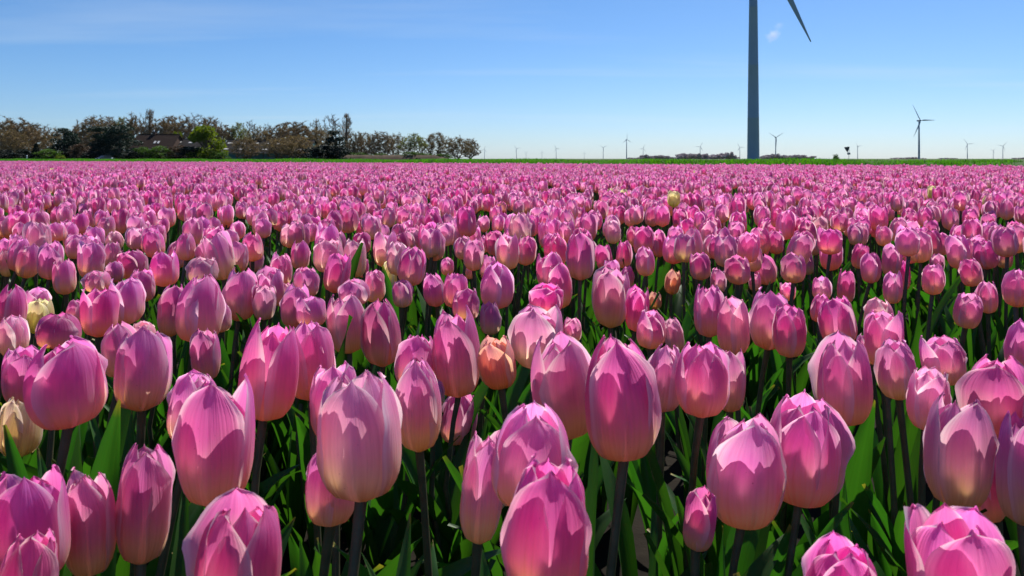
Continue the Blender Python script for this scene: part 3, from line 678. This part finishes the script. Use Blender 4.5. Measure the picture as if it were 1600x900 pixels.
# the thin spring haze between here and the far turbines
m = MB(); m.box(-12000, 12000, -400, 14000, -1.0, 150)
hz_t = NT('thin_haze'); hv = hz_t.node('ShaderNodeVolumePrincipled'); hv.inputs['Color'].default_value = (.90, .95, 1, 1); hv.inputs['Density'].default_value = 1.1e-5; hv.inputs['Anisotropy'].default_value = 0.2
ho = hz_t.node('ShaderNodeOutputMaterial'); hz_t.l.new(hv.outputs[0], ho.inputs['Volume'])
tag(obj('haze', m.mesh('haze', hz_t.m, False)), 'thin pale haze over the far fields', 'haze', kind='stuff')
# small puffy cloud by the tower: a real volume far away
def cloud(px, py, wpx, hpx, depth, label, dens, seed):
    r_ = np.random.default_rng(seed); c = P(px, py, depth); w = wpx / F * depth; h = hpx / F * depth
    t = NT('cloud_vapour'); co = t.node('ShaderNodeTexCoord').outputs['Object']
    ln = t.node('ShaderNodeVectorMath', operation='LENGTH'); t.l.new(co, ln.inputs[0])
    nz = t.noise(co, 1.3, 6, .6)
    d = t.range(t.math('ADD', t.math('MULTIPLY', ln.outputs['Value'], -1.0), t.math('MULTIPLY', nz, 1.7)), 0.15, 0.75, 0.0, dens, True)
    v = t.node('ShaderNodeVolumePrincipled'); v.inputs['Color'].default_value = (.98, .98, 1, 1); t.l.new(d, v.inputs['Density']); v.inputs['Anisotropy'].default_value = 0.3
    o_ = t.node('ShaderNodeOutputMaterial'); t.l.new(v.outputs[0], o_.inputs['Volume'])
    V, fs = lathe([(.02, -1), (.5, -.87), (.87, -.5), (1, 0), (.87, .5), (.5, .87), (.02, 1)], 16); m = MB(); m.add(V, fs)
    return tag(obj('cloud', m.mesh('cloud', t.m), None, c, (0, 0, 0), (w / 2, w / 2, h / 2)), label, 'cloud')
cloud(1208, 55, 34, 30, 4000, 'small white puff of cloud beside the huge tower', 0.012, 3)
cloud(1217, 40, 26, 22, 4050, 'thin shred of cloud just above the small white puff', 0.004, 5)
# ------------------------------------------------------------------ tulips
def petal_grid(r_, inner, close, ns, nu, wave=1.0):
    s = np.linspace(0, 1, ns) ** 0.92; u = np.linspace(-1, 1, nu)
    S_, U = np.meshgrid(s, u, indexing='ij')
    sm = .40 + r_.normal(0, .03)
    q = np.clip(1 - S_ / sm, 0, 1)
    r = np.where(S_ < sm, .060 + .440 * np.clip(1 - q ** 2.2, 0, 1) ** .46, .5 * (1 - close * np.clip((S_ - sm) / (1 - sm), 0, 1) ** 2.5))
    if inner: r = r * .90 - .004
    W_ = R(60 if inner else 70) * r_.uniform(.92, 1.08); p = r_.uniform(2.4, 4.0)
    t = np.clip((S_ - .47) / .53, 0, 1)
    w = W_ * np.clip(1 - t ** p, 0, 1) ** .62 * (.86 + .14 * np.clip(S_ / .42, 0, 1)) + R(2.0)
    au = np.abs(U)
    # keel along the middle, edges rolled, one edge over the next petal
    r = r + .020 * np.exp(-(U / .16) ** 2) * np.clip(S_ * 2, 0, 1) * r_.uniform(.4, 1.4)
    r = r - .020 * np.exp(-((au - .38) / .2) ** 2) * np.clip(S_ * 2 - .3, 0, 1)
    r = r + (.028 if not inner else .012) * U * np.clip(S_ * 3, 0, 1) * r_.choice([-1, 1])
    r = r + .05 * r_.uniform(-.3, 1.2) * au ** 4 * np.clip(S_ * 1.5, 0, 1)
    for e in (-1, 1):
        s0 = r_.uniform(.5, .85); am = wave * r_.uniform(-.02, .08) * (.6 if inner else 1)
        r = r + am * np.clip(U * e, 0, 1) ** 3 * np.exp(-((S_ - s0) / r_.uniform(.07, .13)) ** 2)
    r = r + .012 * wave * np.sin(S_ * r_.uniform(9, 14) + r_.uniform(0, 6) + U * 2) * au ** 2
    r = r - r_.uniform(.10, .45) * np.clip(S_ - .86, 0, 1) * (1 - .4 * au)
    curl = r_.normal(0, .06)
    r = r + curl * np.clip(S_ - .80, 0, 1) + r_.normal(0, .05) * S_ ** 2 * (0.6 if inner else 1)
    th = w * U + R(4) * np.sin(S_ * 5 + r_.uniform(0, 6)) * S_
    flat = 1 - .16 * np.clip(S_ - .3, 0, 1)
    x = r * np.sin(th); y = -r * (1 - (1 - np.cos(th)) * flat)
    hs = r_.uniform(.93, 1.02) * (1.0 if not inner else r_.uniform(.92, 1.0))
    z = S_ * hs - .03 * au ** 2 * S_ + .010 * wave * np.sin(U * 6 + r_.uniform(0, 6)) * S_ ** 3
    return np.stack([x, y, z], -1), np.stack([(U + 1) / 2, S_], -1)
def flower_petals(seed, ns, nu, close=None, wave=1.0):
    r_ = np.random.default_rng(seed); c = r_.uniform(.26, .52) if close is None else close
    out = []
    for k in range(6):
        inner = k >= 3
        G, UV = petal_grid(r_, inner, c + (0.06 if inner else 0) + r_.normal(0, .05), ns, nu, wave)
        a = R(120 * (k % 3) + (60 if inner else 0)) + r_.normal(0, .10)
        ca, sa = math.cos(a), math.sin(a); X = G[..., 0] * ca - G[..., 1] * sa; Y = G[..., 0] * sa + G[..., 1] * ca
        out.append((np.stack([X, Y, G[..., 2]], -1), UV))
    return out
def leaf_grid(r_, nt=11, nu=5, L=None):
    L = L or r_.uniform(.27, .40); wd = r_.uniform(.014, .028); a0 = R(r_.uniform(2, 16)); a1 = R(r_.uniform(5, 48)); fold = r_.uniform(.25, .75); tw = r_.normal(0, .8); wf = r_.uniform(8, 15)
    ts = np.linspace(0, 1, nt); u = np.linspace(-1, 1, nu)
    pos = np.zeros(3); G = np.zeros((nt, nu, 3)); UV = np.zeros((nt, nu, 2)); ph = r_.uniform(0, 6); side = r_.normal(0, .35)
    for i, t in enumerate(ts):
        al = a0 + a1 * t ** 2.2
        d = np.array([math.sin(al), side * t * .3, math.cos(al)]); d /= np.linalg.norm(d)
        if i: pos = pos + d * L / (nt - 1)
        sd = np.array([0, 1.0, 0]); nm = np.cross(sd, d)
        ang = tw * t; s2 = sd * math.cos(ang) + nm * math.sin(ang); n2 = np.cross(s2, d)
        w = wd * (np.interp(t, [0, .12, .38, .7, .9, 1], [.35, .62, 1.0, .72, .30, .015]))
        for j, uu in enumerate(u):
            G[i, j] = pos + s2 * w * uu * (1 - .2 * fold) - n2 * (w * fold * (uu ** 2) * 1.0) + n2 * .0035 * math.sin(t * wf + ph + uu) * abs(uu) ** 2
            UV[i, j] = ((uu + 1) / 2, t)
    return G, UV
def stem_pts(r_, h=1.0):
    b = r_.normal(0, .012, 2); return [(0, 0, -.03), (b[0] * .6, b[1] * .6, h * .3), (b[0], b[1], h * .6), (b[0] * .4, b[1] * .4, h * .88), (0, 0, h)]

# shared meshes of the individually built tulips
NV = 26
FLOW = []
for k in range(NV):
    cl = (None, .34, .46, .40, .56, .28)[k % 6]
    pet = []
    for G, UV in flower_petals(500 + k, 17, 13, cl): 
        m = MB(); m.grid(G, UV); pet.append(m.mesh('petal', PINK))
    FLOW.append(pet)
LEAVES = []
for k in range(16):
    m = MB(); m.grid(*leaf_grid(np.random.default_rng(900 + k), 13, 7)); LEAVES.append(m.mesh('leaf', LEAF))
STEMS = []
for k in range(5):
    m = MB(); m.tube(stem_pts(np.random.default_rng(950 + k)), [.0042, .0040, .0036, .0034, .0042], 7, cap=False); STEMS.append(m.mesh('stem', STEM))

# the tulips one can pick out, as (centre x, top, bottom, width in the photograph, tint, label)
H_ = [
(850, 725, 940, 152, 'd', 'large deep pink tulip nearest the camera, cut off by the bottom edge below the middle'),
(365, 772, 960, 146, 'd', 'large pink tulip cut by the bottom edge, below the tall magenta one'),
(1500, 788, 985, 150, 'd', 'bright magenta tulip cut off in the bottom right corner'),
(1315, 832, 990, 116, 'd', 'pink tulip whose rounded top just shows at the bottom edge'),
(45, 735, 915, 128, 'd', 'wide pink tulip at the lower left edge, above the corner one'),
(143, 722, 898, 84, 'p', 'pale-ribbed pink tulip wedged between two others at lower left'),
(220, 693, 882, 86, 'p', 'narrow-topped pink tulip, rightmost of the lower left cluster'),
(32, 842, 1010, 98, 'd', 'tulip in the very bottom left corner, only its petal tips showing'),
(337, 595, 792, 120, 'd', 'tall magenta tulip in front, left of centre, with smooth sides'),
(300, 577, 697, 86, 'p', 'pink tulip peeking out behind the tall magenta one'),
(565, 582, 783, 142, 'l', 'big pale pink tulip with light patches and cream base, front left of centre'),
(525, 565, 690, 84, 'p', 'tulip mostly hidden behind the big pale pink one'),
(517, 695, 822, 88, 'p', 'plain pink tulip tucked low under the big pale pink one'),
(655, 555, 706, 78, 'p', 'speckled pink tulip just right of the big pale pink one'),
(717, 478, 620, 83, 'p', 'pink tulip held high on a bare dark stem near the centre'),
(712, 612, 696, 62, 'p', 'salmon pink tulip half hidden behind a bare dark stem'),
(827, 627, 792, 136, 'p', 'broad pink tulip behind the largest front one, with folded petal'),
(747, 672, 850, 74, 'p', 'slim pink tulip at the left of the broad folded one'),
(783, 523, 607, 62, 'o', 'apricot orange tulip near the centre behind the high pink one'),
(888, 522, 686, 104, 'p', 'pink tulip standing against the left of the leaning one'),
(975, 515, 718, 124, 'd', 'large leaning pink tulip with a salmon light patch, right of centre'),
(1033, 533, 643, 66, 'l', 'pale pointed tulip just right of the large leaning one'),
(1095, 533, 652, 86, 'p', 'rounded pink tulip, left one of a touching pair'),
(1140, 548, 645, 52, 'p', 'crumpled pink tulip, right one of a touching pair'),
(1160, 640, 820, 128, 'p', 'plump egg-shaped pink tulip in front on the right'),
(1248, 612, 785, 126, 'p', 'plump pink tulip with a flared petal, behind the egg-shaped one'),
(1086, 763, 860, 54, 'd', 'small low pink tulip left of the egg-shaped one'),
(1320, 520, 665, 92, 'p', 'lilac pink closed tulip standing free on the right'),
(1494, 617, 795, 108, 'p', 'pink tulip with crumpled pale top near the right edge'),
(1543, 690, 815, 66, 'p', 'tulip hidden at the right shoulder of the crumpled one'),
(1598, 648, 822, 80, 'p', 'pink tulip cut off by the right edge, low down'),
(1550, 555, 690, 98, 'd', 'deep pink tulip above the crumpled one near the right edge'),
(1448, 570, 672, 68, 'l', 'light pink tulip with separate petals left of the deep pink right one'),
(1405, 530, 625, 64, 'p', 'medium pink tulip between the lilac one and the light one'),
(1478, 522, 602, 66, 'p', 'pink tulip behind the light one with separate petals'),
(108, 523, 668, 122, 'd', 'broad deep pink tulip on the left above the lower cluster'),
(34, 533, 632, 62, 'p', 'pink tulip at the left edge beside the broad deep pink one'),
(28, 623, 715, 64, 'c', 'cream yellow tulip at the left edge'),
(221, 513, 643, 92, 'p', 'smooth pink tulip right of the broad deep pink one'),
(190, 500, 590, 60, 'p', 'pink tulip squeezed behind the smooth one on the left'),
(412, 498, 657, 100, 'd', 'magenta tulip with pointed petals, left of centre, mid height'),
(487, 497, 625, 80, 'p', 'pink tulip overlapping the right of the pointed magenta one'),
(325, 513, 595, 46, 'p', 'pink tulip low behind dark stems left of the pointed magenta one'),
(309, 427, 537, 80, 'p', 'tall pink tulip standing high on the left, with a folded top'),
(263, 445, 527, 42, 'd', 'dusky purple-pink tulip in the shade left of the tall one'),
(373, 420, 502, 54, 'p', 'pink tulip with a split petal right of the tall one'),
(546, 454, 552, 64, 'p', 'pink tulip with a curled edge, left one of two abreast'),
(599, 465, 573, 66, 'd', 'magenta tulip, right one of two abreast'),
(645, 522, 612, 66, 'p', 'tulip whose top shows above the speckled one'),
(838, 475, 575, 84, 'p', 'wide ruffled pink tulip right of the high-stemmed one'),
(766, 471, 524, 36, 'p', 'pink tulip peeping right behind the high-stemmed one'),
(953, 415, 512, 58, 'p', 'tall two-toned tulip with a pale side, right of centre'),
(993, 446, 518, 38, 'd', 'lilac tulip at the right shoulder of the two-toned one'),
(1015, 482, 545, 50, 'p', 'broad pink tulip between the lilac one and the pale crinkled one'),
(1057, 495, 550, 34, 'l', 'pale crinkled tulip right of centre above the pale pointed one'),
(1108, 440, 527, 50, 'p', 'pink tulip heading the cluster of four on the right'),
(1147, 462, 554, 56, 'l', 'pale salmon tulip second in the cluster of four'),
(1200, 451, 547, 66, 'p', 'wide pink tulip with a light wedge, third in the cluster of four'),
(1233, 471, 558, 56, 'd', 'pink tulip last in the cluster of four, yellow base'),
(1313, 464, 540, 62, 'd', 'deep pink tulip above the lilac closed one'),
(1383, 482, 575, 62, 'p', 'pink tulip below the pale crumpled one on the right'),
(1372, 463, 520, 46, 'l', 'pale crumpled tulip on the right'),
(1509, 453, 512, 44, 'p', 'rounded tulip on a bare stem in the dark gap at right'),
(1544, 437, 490, 32, 'p', 'slimmer tulip next to the rounded one in the dark gap'),
(1457, 410, 461, 35, 'p', 'rounded tulip above the dark leafy gap on the right'),
(1587, 418, 480, 44, 'p', 'tulip near the right edge beyond the dark gap'),
(1394, 422, 475, 32, 'p', 'pink tulip at the left rim of the dark gap'),
(641, 384, 447, 46, 'd', 'solitary rounded magenta tulip standing up left of centre'),
(608, 402, 465, 28, 'c', 'cream white tulip just left of the solitary magenta one'),
(776, 408, 483, 58, 'p', 'pointed pink tulip in front of the gap near the centre'),
(62, 466, 523, 41, 'c', 'creamy open tulip at the left among pink ones'),
(1048, 420, 460, 25, 'o', 'small orange bud right of centre'),
(1025, 455, 484, 21, 'o', 'tiny greenish apricot bud beside the small orange one'),
# the rest in the middle ground
(12, 443, 526, 50, 'd', ''), (22, 491, 558, 48, 'l', ''), (58, 450, 490, 38, 'p', ''), (91, 489, 545, 72, 'd', ''), (154, 447, 527, 57, 'd', ''), (199, 434, 507, 53, 'p', ''), (154, 422, 457, 42, 'p', ''), (228, 500, 540, 40, 'l', ''),
(224, 417, 472, 41, 'p', ''), (257, 392, 448, 47, 'd', ''), (179, 407, 442, 30, 'p', ''), (207, 388, 436, 48, 'd', ''), (174, 378, 420, 28, 'p', ''), (141, 374, 437, 42, 'p', ''), (117, 370, 405, 28, 'p', ''), (103, 403, 461, 37, 'p', ''),
(78, 377, 437, 39, 'p', ''), (40, 379, 435, 37, 'p', ''), (12, 387, 433, 25, 'l', ''), (8, 372, 410, 26, 'p', ''), (243, 358, 403, 35, 'd', ''), (212, 353, 390, 30, 'l', ''), (179, 360, 392, 28, 'l', ''), (145, 353, 390, 34, 'p', ''), (90, 347, 378, 30, 'p', ''), (35, 346, 386, 28, 'p', ''), (64, 328, 362, 28, 'p', ''),
(316, 400, 445, 50, 'l', ''), (368, 377, 426, 41, 'p', ''), (399, 381, 425, 23, 'l', ''), (412, 443, 500, 38, 'l', ''), (428, 415, 477, 45, 'p', ''), (437, 393, 448, 38, 'p', ''), (478, 416, 466, 42, 'p', ''), (515, 370, 427, 50, 'l', ''), (522, 394, 458, 43, 'd', ''), (552, 389, 435, 23, 'p', ''), (568, 403, 435, 18, 'd', ''),
(585, 422, 473, 35, 'p', ''), (630, 437, 481, 35, 'p', ''), (683, 422, 479, 36, 'p', ''), (710, 424, 482, 40, 'p', ''), (727, 451, 502, 46, 'd', ''), (761, 397, 438, 28, 'p', ''), (732, 400, 436, 22, 'p', ''), (699, 402, 431, 22, 'p', ''), (728, 368, 406, 32, 'p', ''), (756, 367, 396, 17, 'p', ''), (783, 380, 410, 21, 'p', ''), (821, 368, 415, 32, 'd', ''),
(459, 444, 512, 46, 'p', ''), (488, 462, 512, 50, 'p', ''), (555, 434, 478, 54, 'p', ''), (567, 361, 397, 33, 'd', ''), (595, 350, 384, 23, 'p', ''), (619, 348, 382, 24, 'p', ''), (638, 353, 386, 24, 'p', ''), (693, 347, 385, 34, 'p', ''), (798, 353, 392, 26, 'p', ''),
(919, 374, 416, 27, 'l', ''), (894, 382, 420, 22, 'd', ''), (864, 393, 452, 48, 'd', ''), (877, 409, 482, 42, 'd', ''), (853, 441, 490, 57, 'd', ''), (974, 375, 420, 27, 'd', ''), (946, 380, 425, 28, 'd', ''), (1009, 382, 432, 31, 'p', ''), (1095, 392, 438, 35, 'd', ''), (1122, 419, 458, 28, 'p', ''), (1153, 398, 445, 41, 'd', ''), (1200, 396, 445, 38, 'd', ''),
(1240, 394, 443, 39, 'p', ''), (1264, 386, 430, 23, 'd', ''), (953, 405, 440, 28, 'p', ''), (980, 414, 450, 24, 'p', ''), (893, 495, 535, 32, 'p', ''), (1285, 432, 470, 31, 'p', ''), (1320, 420, 475, 28, 'd', ''), (1278, 456, 504, 30, 'p', ''), (1360, 392, 443, 33, 'p', ''), (1391, 381, 432, 30, 'p', ''), (1414, 405, 454, 19, 'd', ''),
(1464, 394, 430, 21, 'p', ''), (1500, 366, 421, 37, 'p', ''), (1528, 364, 408, 28, 'p', ''), (1522, 402, 448, 35, 'd', ''), (1558, 350, 393, 31, 'l', ''), (1588, 348, 396, 36, 'p', ''), (1597, 500, 592, 54, 'p', ''), (1421, 377, 412, 24, 'p', ''), (1459, 357, 403, 31, 'd', ''), (1297, 355, 398, 40, 'd', ''), (1255, 358, 396, 36, 'd', ''),
(1340, 378, 420, 26, 'd', ''), (1053, 352, 396, 27, 'p', ''), (1082, 358, 400, 26, 'p', ''), (1109, 364, 404, 26, 'p', ''), (1130, 352, 398, 32, 'p', ''), (1149, 368, 406, 27, 'd', ''), (1178, 364, 400, 22, 'p', ''), (1190, 370, 402, 24, 'd', ''), (1213, 359, 398, 26, 'd', ''), (958, 335, 372, 24, 'p', ''), (866, 347, 382, 22, 'p', ''), (905, 354, 388, 30, 'd', ''), (990, 352, 386, 23, 'd', ''), (1030, 358, 402, 24, 'd', ''), (825, 340, 372, 22, 'p', ''),
(1232, 440, 470, 24, 'p', ''), (1570, 380, 420, 26, 'd', ''), (1180, 425, 455, 20, 'p', ''), (345, 470, 520, 36, 'p', ''), (440, 440, 480, 30, 'l', ''), (118, 468, 505, 34, 'p', ''), (680, 590, 640, 34, 'p', ''), (1360, 520, 570, 40, 'p', ''),
]
BEHIND = {'plain pink tulip tucked': 'big pale pink', 'slim pink tulip at': 'broad pink tulip behind the largest', 'tulip hidden at the right': 'pink tulip with crumpled', 'salmon pink tulip half': 'pink tulip held high'}
hand = []
for i, (cx, tp, bt, w, ty, lb) in enumerate(H_):
    cy = (tp + bt) / 2; dz = F * (ZC - .43) / (cy - HY); dw = F * .056 / w
    hand.append([dz ** .6 * dw ** .4, cx, tp, bt, w, ty, lb])
for it in range(12):     # a flower that covers another stands in front of it
    for a in hand:
        for b in hand:
            if any(a[6].startswith(q) for q in BEHIND): continue
            if a[3] > b[3] + 4 and abs(a[1] - b[1]) < .42 * (a[4] + b[4]) and b[2] < a[3] and b[3] > a[2] + 6:
                gap = min(.055, .3 * a[0] * .1 + .03)
                if b[0] < a[0] + gap: b[0] = min(a[0] + gap, b[0] * 1.06)
for a in hand:
    for q, fr in BEHIND.items():
        if a[6].startswith(q): a[0] = max(a[0], next(b[0] for b in hand if b[6].startswith(fr)) + .06)
HP = []   # every tulip that stands as a thing: (base point, flower width, height, tint, label, leaf count)
for d, cx, tp, bt, w, ty, lb in hand:
    p = P(cx, bt, d); HP.append((p, w * d / F, (bt - tp) * d / F, ty, lb))

# the remaining field: jittered planting with small gaps
cell = .106
taken = {}
def key(x, y): return (int(math.floor(x / .1)), int(math.floor(y / .1)))
for p, *_ in HP: taken.setdefault(key(p.x, p.y), []).append((p.x, p.y))
def free(x, y, r):
    kx, ky = key(x, y)
    for i in (-1, 0, 1):
        for j in (-1, 0, 1):
            for (a, b) in taken.get((kx + i, ky + j), ()):
                if (a - x) ** 2 + (b - y) ** 2 < r * r: return False
    return True
def smooth_noise(x, y): return math.sin(x * 2.1 + 1.3 * math.sin(y * 1.7)) * math.sin(y * 2.6 + 1.1 * math.sin(x * 1.9 + 2)) 
# openings between the flowers that the photograph shows, as places in the field
GAPS = [(P(px, py, F * .2 / (py - HY)), rx, ry) for px, py, rx, ry in ((1560, 405, .10, .10), (1450, 440, .2, .12), (960, 296, .28, .35), (870, 293, .2, .3), (740, 330, .14, .2), (1040, 335, .2, .12), (690, 372, .16, .12), (540, 380, .12, .12), (300, 352, .16, .10), (240, 335, .16, .14), (1370, 296, .3, .4), (1180, 300, .3, .3), (1560, 340, .16, .16), (430, 345, .10, .14), (80, 325, .14, .12), (620, 310, .2, .2))]
cand = []
y = 0.30
while y < 70:
    x = -y * .70 - 2.2
    while x < y * .70 + 2.2:
        cand.append((x, y)); x += cell
    y += cell
cand = np.array(cand); cand += rng.uniform(-.46, .46, cand.shape) * cell
cand = [c for c in cand if c[1] < edge_y(c[0]) - .15]
cand.sort(key=lambda c: c[1])
auto = []; HAND_Y = 404
for x, y in cand:
    nz = smooth_noise(x, y)
    if y < 14 and rng.random() < .10 + .16 * max(0, nz): continue
    if any(((x - g.x) / rx) ** 2 + ((y - g.y) / ry) ** 2 < 1 and rng.random() < .8 for g, rx, ry in GAPS): continue
    hz = .425 + .017 * rng.normal() + .012 * nz
    px, py = proj(x, y, hz)
    if -130 < px < 1730 and py > HAND_Y: continue
    if y < .9 and -230 < px < 1830: continue
    if y < 3.4 and not free(x, y, .07): continue
    auto.append((x, y, hz, px, py))
inview = [a for a in auto if -10 < a[3] < 1610 and a[4] < 880]
NEAR = 300 - len(HP)
near = inview[:NEAR]; nearset = set(id(a) for a in near)
rest = [a for a in auto if id(a) not in nearset]

for x, y, hz, px, py in near:
    wd = float(np.clip(rng.normal(.052, .005), .04, .064)); ht = wd * rng.uniform(1.25, 1.6)
    ty = rng.choice(['p', 'd', 'l', 'o'], p=[.62, .33, .047, .003])
    HP.append((Vector((x, y, hz - ht / 2)), wd, ht, ty, ''))

# labels by what stands beside: each unnamed tulip is told by its place from the nearest easily found one
LAND = [(641, 415, 'the solitary magenta tulip'), (608, 433, 'the cream white tulip'), (1048, 440, 'the small orange bud'), (309, 482, 'the tall tulip on the left'), (783, 565, 'the apricot tulip'), (62, 495, 'the creamy open tulip'), (1372, 490, 'the pale crumpled tulip'), (1509, 482, 'the rounded bare-stemmed tulip'), (953, 463, 'the two-toned tulip'), (717, 549, 'the high-stemmed tulip'), (1200, 499, 'the wide light-wedged tulip')]
COLS = [(42, 'the white post'), (100, 'the layered pine'), (186, 'the tall dark pine'), (245, 'the house skylights'), (322, 'the yellow-green tree'), (400, 'the long barn'), (470, 'the dense tree clump'), (541, 'the lone poplar'), (620, 'the brown domed tree'), (683, 'the straw bank trees'), (740, 'the end of the tree row'), (807, 'the second far turbine'), (869, 'the fifth far turbine'), (942, 'the middle turbine with Y blades'),
        (1005, 'the thick turbine'), (1094, 'the turbine above the wood'), (1177, 'the huge tower'), (1240, 'the wood right of the tower'), (1325, 'the road sign'), (1436, 'the largest complete turbine'), (1511, 'the tallest right-hand turbine'), (1567, 'the last turbine')]
U = ['', 'first', 'second', 'third', 'fourth', 'fifth', 'sixth', 'seventh', 'eighth', 'ninth', 'tenth', 'eleventh', 'twelfth', 'thirteenth', 'fourteenth', 'fifteenth', 'sixteenth', 'seventeenth', 'eighteenth', 'nineteenth']
def ordinal(k):   # k from 1
    if k < 20: return U[k]
    tens = {2: ('twentieth', 'twenty'), 3: ('thirtieth', 'thirty'), 4: ('fortieth', 'forty'), 5: ('fiftieth', 'fifty')}[k // 10]
    return tens[0] if k % 10 == 0 else tens[1] + '-' + U[k % 10]
TINT = {'p': 'pink', 'd': 'deep pink', 'l': 'pale pink', 'c': 'cream', 'o': 'apricot'}
by_land = {}; by_col = {}
for i, (p, wd, ht, ty, lb) in enumerate(HP):
    px, py = proj(p.x, p.y, p.z + ht / 2)
    best = min(LAND, key=lambda l: (l[0] - px) ** 2 + (l[1] - py) ** 2)
    dx, dy = px - best[0], py - best[1]; dist = math.hypot(dx, dy)
    if 6 < dist < 75:
        v = 'behind' if dy < -8 else ('in front' if dy > 8 else ''); h = 'left' if dx < -14 else ('right' if dx > 14 else '')
        wds = {('behind', ''): 'straight behind', ('in front', ''): 'straight in front of'}.get((v, h)) or (f'{v} and {h} of' if v and h else (f'{h} of' if h else 'touching'))
        by_land.setdefault((best[2], wds, ty), []).append((dist, i))
    c = min(COLS, key=lambda c: abs(c[0] - px)); by_col.setdefault((c[1], ty), []).append((p.y, i))
autolabel = {}
for (c, ty), L in by_col.items():
    for k, (_, i) in enumerate(sorted(L)): autolabel[i] = f'{ordinal(k + 1)} {TINT[ty]} tulip from the front in line below {c}'
for (ln, wds, ty), L in by_land.items():
    for k, (_, i) in enumerate(sorted(L)): autolabel[i] = f'{"nearest" if k == 0 else ordinal(k + 1) + " nearest"} {TINT[ty]} tulip {wds} {ln}'

PICK = {0: 12, 16: 10, 20: 4, 24: 2, 25: 0, 10: 13, 8: 14, 2: 24, 17: 17, 28: 25}   # the foremost flowers: a chosen head, turned as in the photograph
def tulip(i, p, wd, ht, ty, label):
    r_ = random.Random(i * 7 + 3)
    lean = Vector((r_.gauss(0, .018), r_.gauss(0, .018), 0))
    base = Vector((p.x - lean.x, p.y - lean.y, 0.0))
    root = thing('tulip', base, label, 'tulip', 'tulips in the front of the field')
    top = p - base; top.z = p.z
    q = Vector((0, 0, 1)).rotation_difference(top.normalized())
    st = obj('stem', STEMS[i % 5], root, (0, 0, 0), q, (1.05, 1.05, top.length + .004))
    fl = FLOW[PICK.get(i, (i * 5 + 3) % NV)]; a = r_.uniform(0, 6.28) if i not in PICK else 0.0
    fq = Euler((r_.gauss(0, .07), r_.gauss(0, .07), 0)).to_quaternion() @ q.slerp(Quaternion(), .2) @ Quaternion((0, 0, 1), a)
    if label.startswith('large leaning'): fq = Euler((0, R(-9), 0)).to_quaternion() @ fq
    tv = r_.uniform(.88, 1.06); col = (tv, tv * r_.uniform(.86, 1.10), tv * r_.uniform(.94, 1.05), 1)
    for me in fl:
        o = obj('petal', me, root, top, fq, (wd * .90, wd * .90, ht)); o.color = col
        if ty != 'p': o.material_slots[0].link = 'OBJECT'; o.material_slots[0].material = PMATS[ty]
    n = r_.choice((3, 3, 4)) + (2 if p.y < 1.5 else 0)
    a0 = r_.uniform(0, 6.28); hs = top.z / .40
    for k in range(n):
        a = a0 + k * 2.4 + r_.uniform(-.5, .5); s = r_.uniform(.82, 1.12) * min(1.1, max(.85, hs))
        obj('leaf', LEAVES[r_.randrange(len(LEAVES))], root, (math.cos(a) * .004, math.sin(a) * .004, .0), (0, 0, a), (s * r_.uniform(.95, 1.3), s * r_.uniform(.95, 1.3), s * r_.uniform(.85, 1.08)))
for i, (p, wd, ht, ty, lb) in enumerate(HP): tulip(i, p, wd, ht, ty, lb or autolabel[i])

# the rest of the field, too many to count
srcs = []; weights = []
for k in range(14):
    r_ = np.random.default_rng(700 + k); m = MB()
    mat = [PINK, DEEP, PINK, PALE, PINK, DEEP, PINK, DEEP, PINK, PINK, DEEP, PALE, CREAM, ORANGE][k]
    wd = .0465 * r_.uniform(.92, 1.08); ht = wd * 1.12 * r_.uniform(1.3, 1.55); zb = .425 - ht / 2
    for G, UV in flower_petals(1300 + k, 9, 7): 
        G = G * np.array([wd, wd, ht]); tl = r_.normal(0, .06); G[..., 0] += G[..., 2] * tl; G[..., 2] += zb; m.grid(G, UV, 0)
    m.tube([(0, 0, -.02), (.006, .004, zb * .5), (0, 0, zb + .003)], [.0043, .0038, .0040], 5, 1, False)
    for q in range(3):
        G, UV = leaf_grid(r_, 8, 3); a = r_.uniform(0, 6.28); ca, sa = math.cos(a), math.sin(a); sc = r_.uniform(.85, 1.1)
        m.grid(np.stack([(G[..., 0] * ca - G[..., 1] * sa), (G[..., 0] * sa + G[..., 1] * ca), G[..., 2]], -1) * sc, UV, 2)
    o = loose('tulip_kind', m.mesh('tulip_kind', [mat, STEM, LEAF])); srcs.append(o); weights.append([.09, .09, .09, .03, .09, .09, .09, .08, .09, .09, .08, .02, .005, .0015][k])
weights = np.array(weights) / sum(weights)
n = len(rest); ar = np.array([(a[0], a[1]) for a in rest]); hz = np.array([a[2] for a in rest])
sz = rng.uniform(.88, 1.14, n); zs = hz / .425
rots = np.stack([rng.normal(0, .06, n), rng.normal(0, .06, n), rng.uniform(0, 6.28, n)], -1)
o = scatter('tulip_field', np.concatenate([ar, np.zeros((n, 1))], 1), rots, np.stack([sz, sz, zs], -1), rng.choice(len(srcs), n, p=weights), srcs)
tag(o, 'endless mass of pink tulips stretching back to the grass bank', 'tulips', kind='stuff')
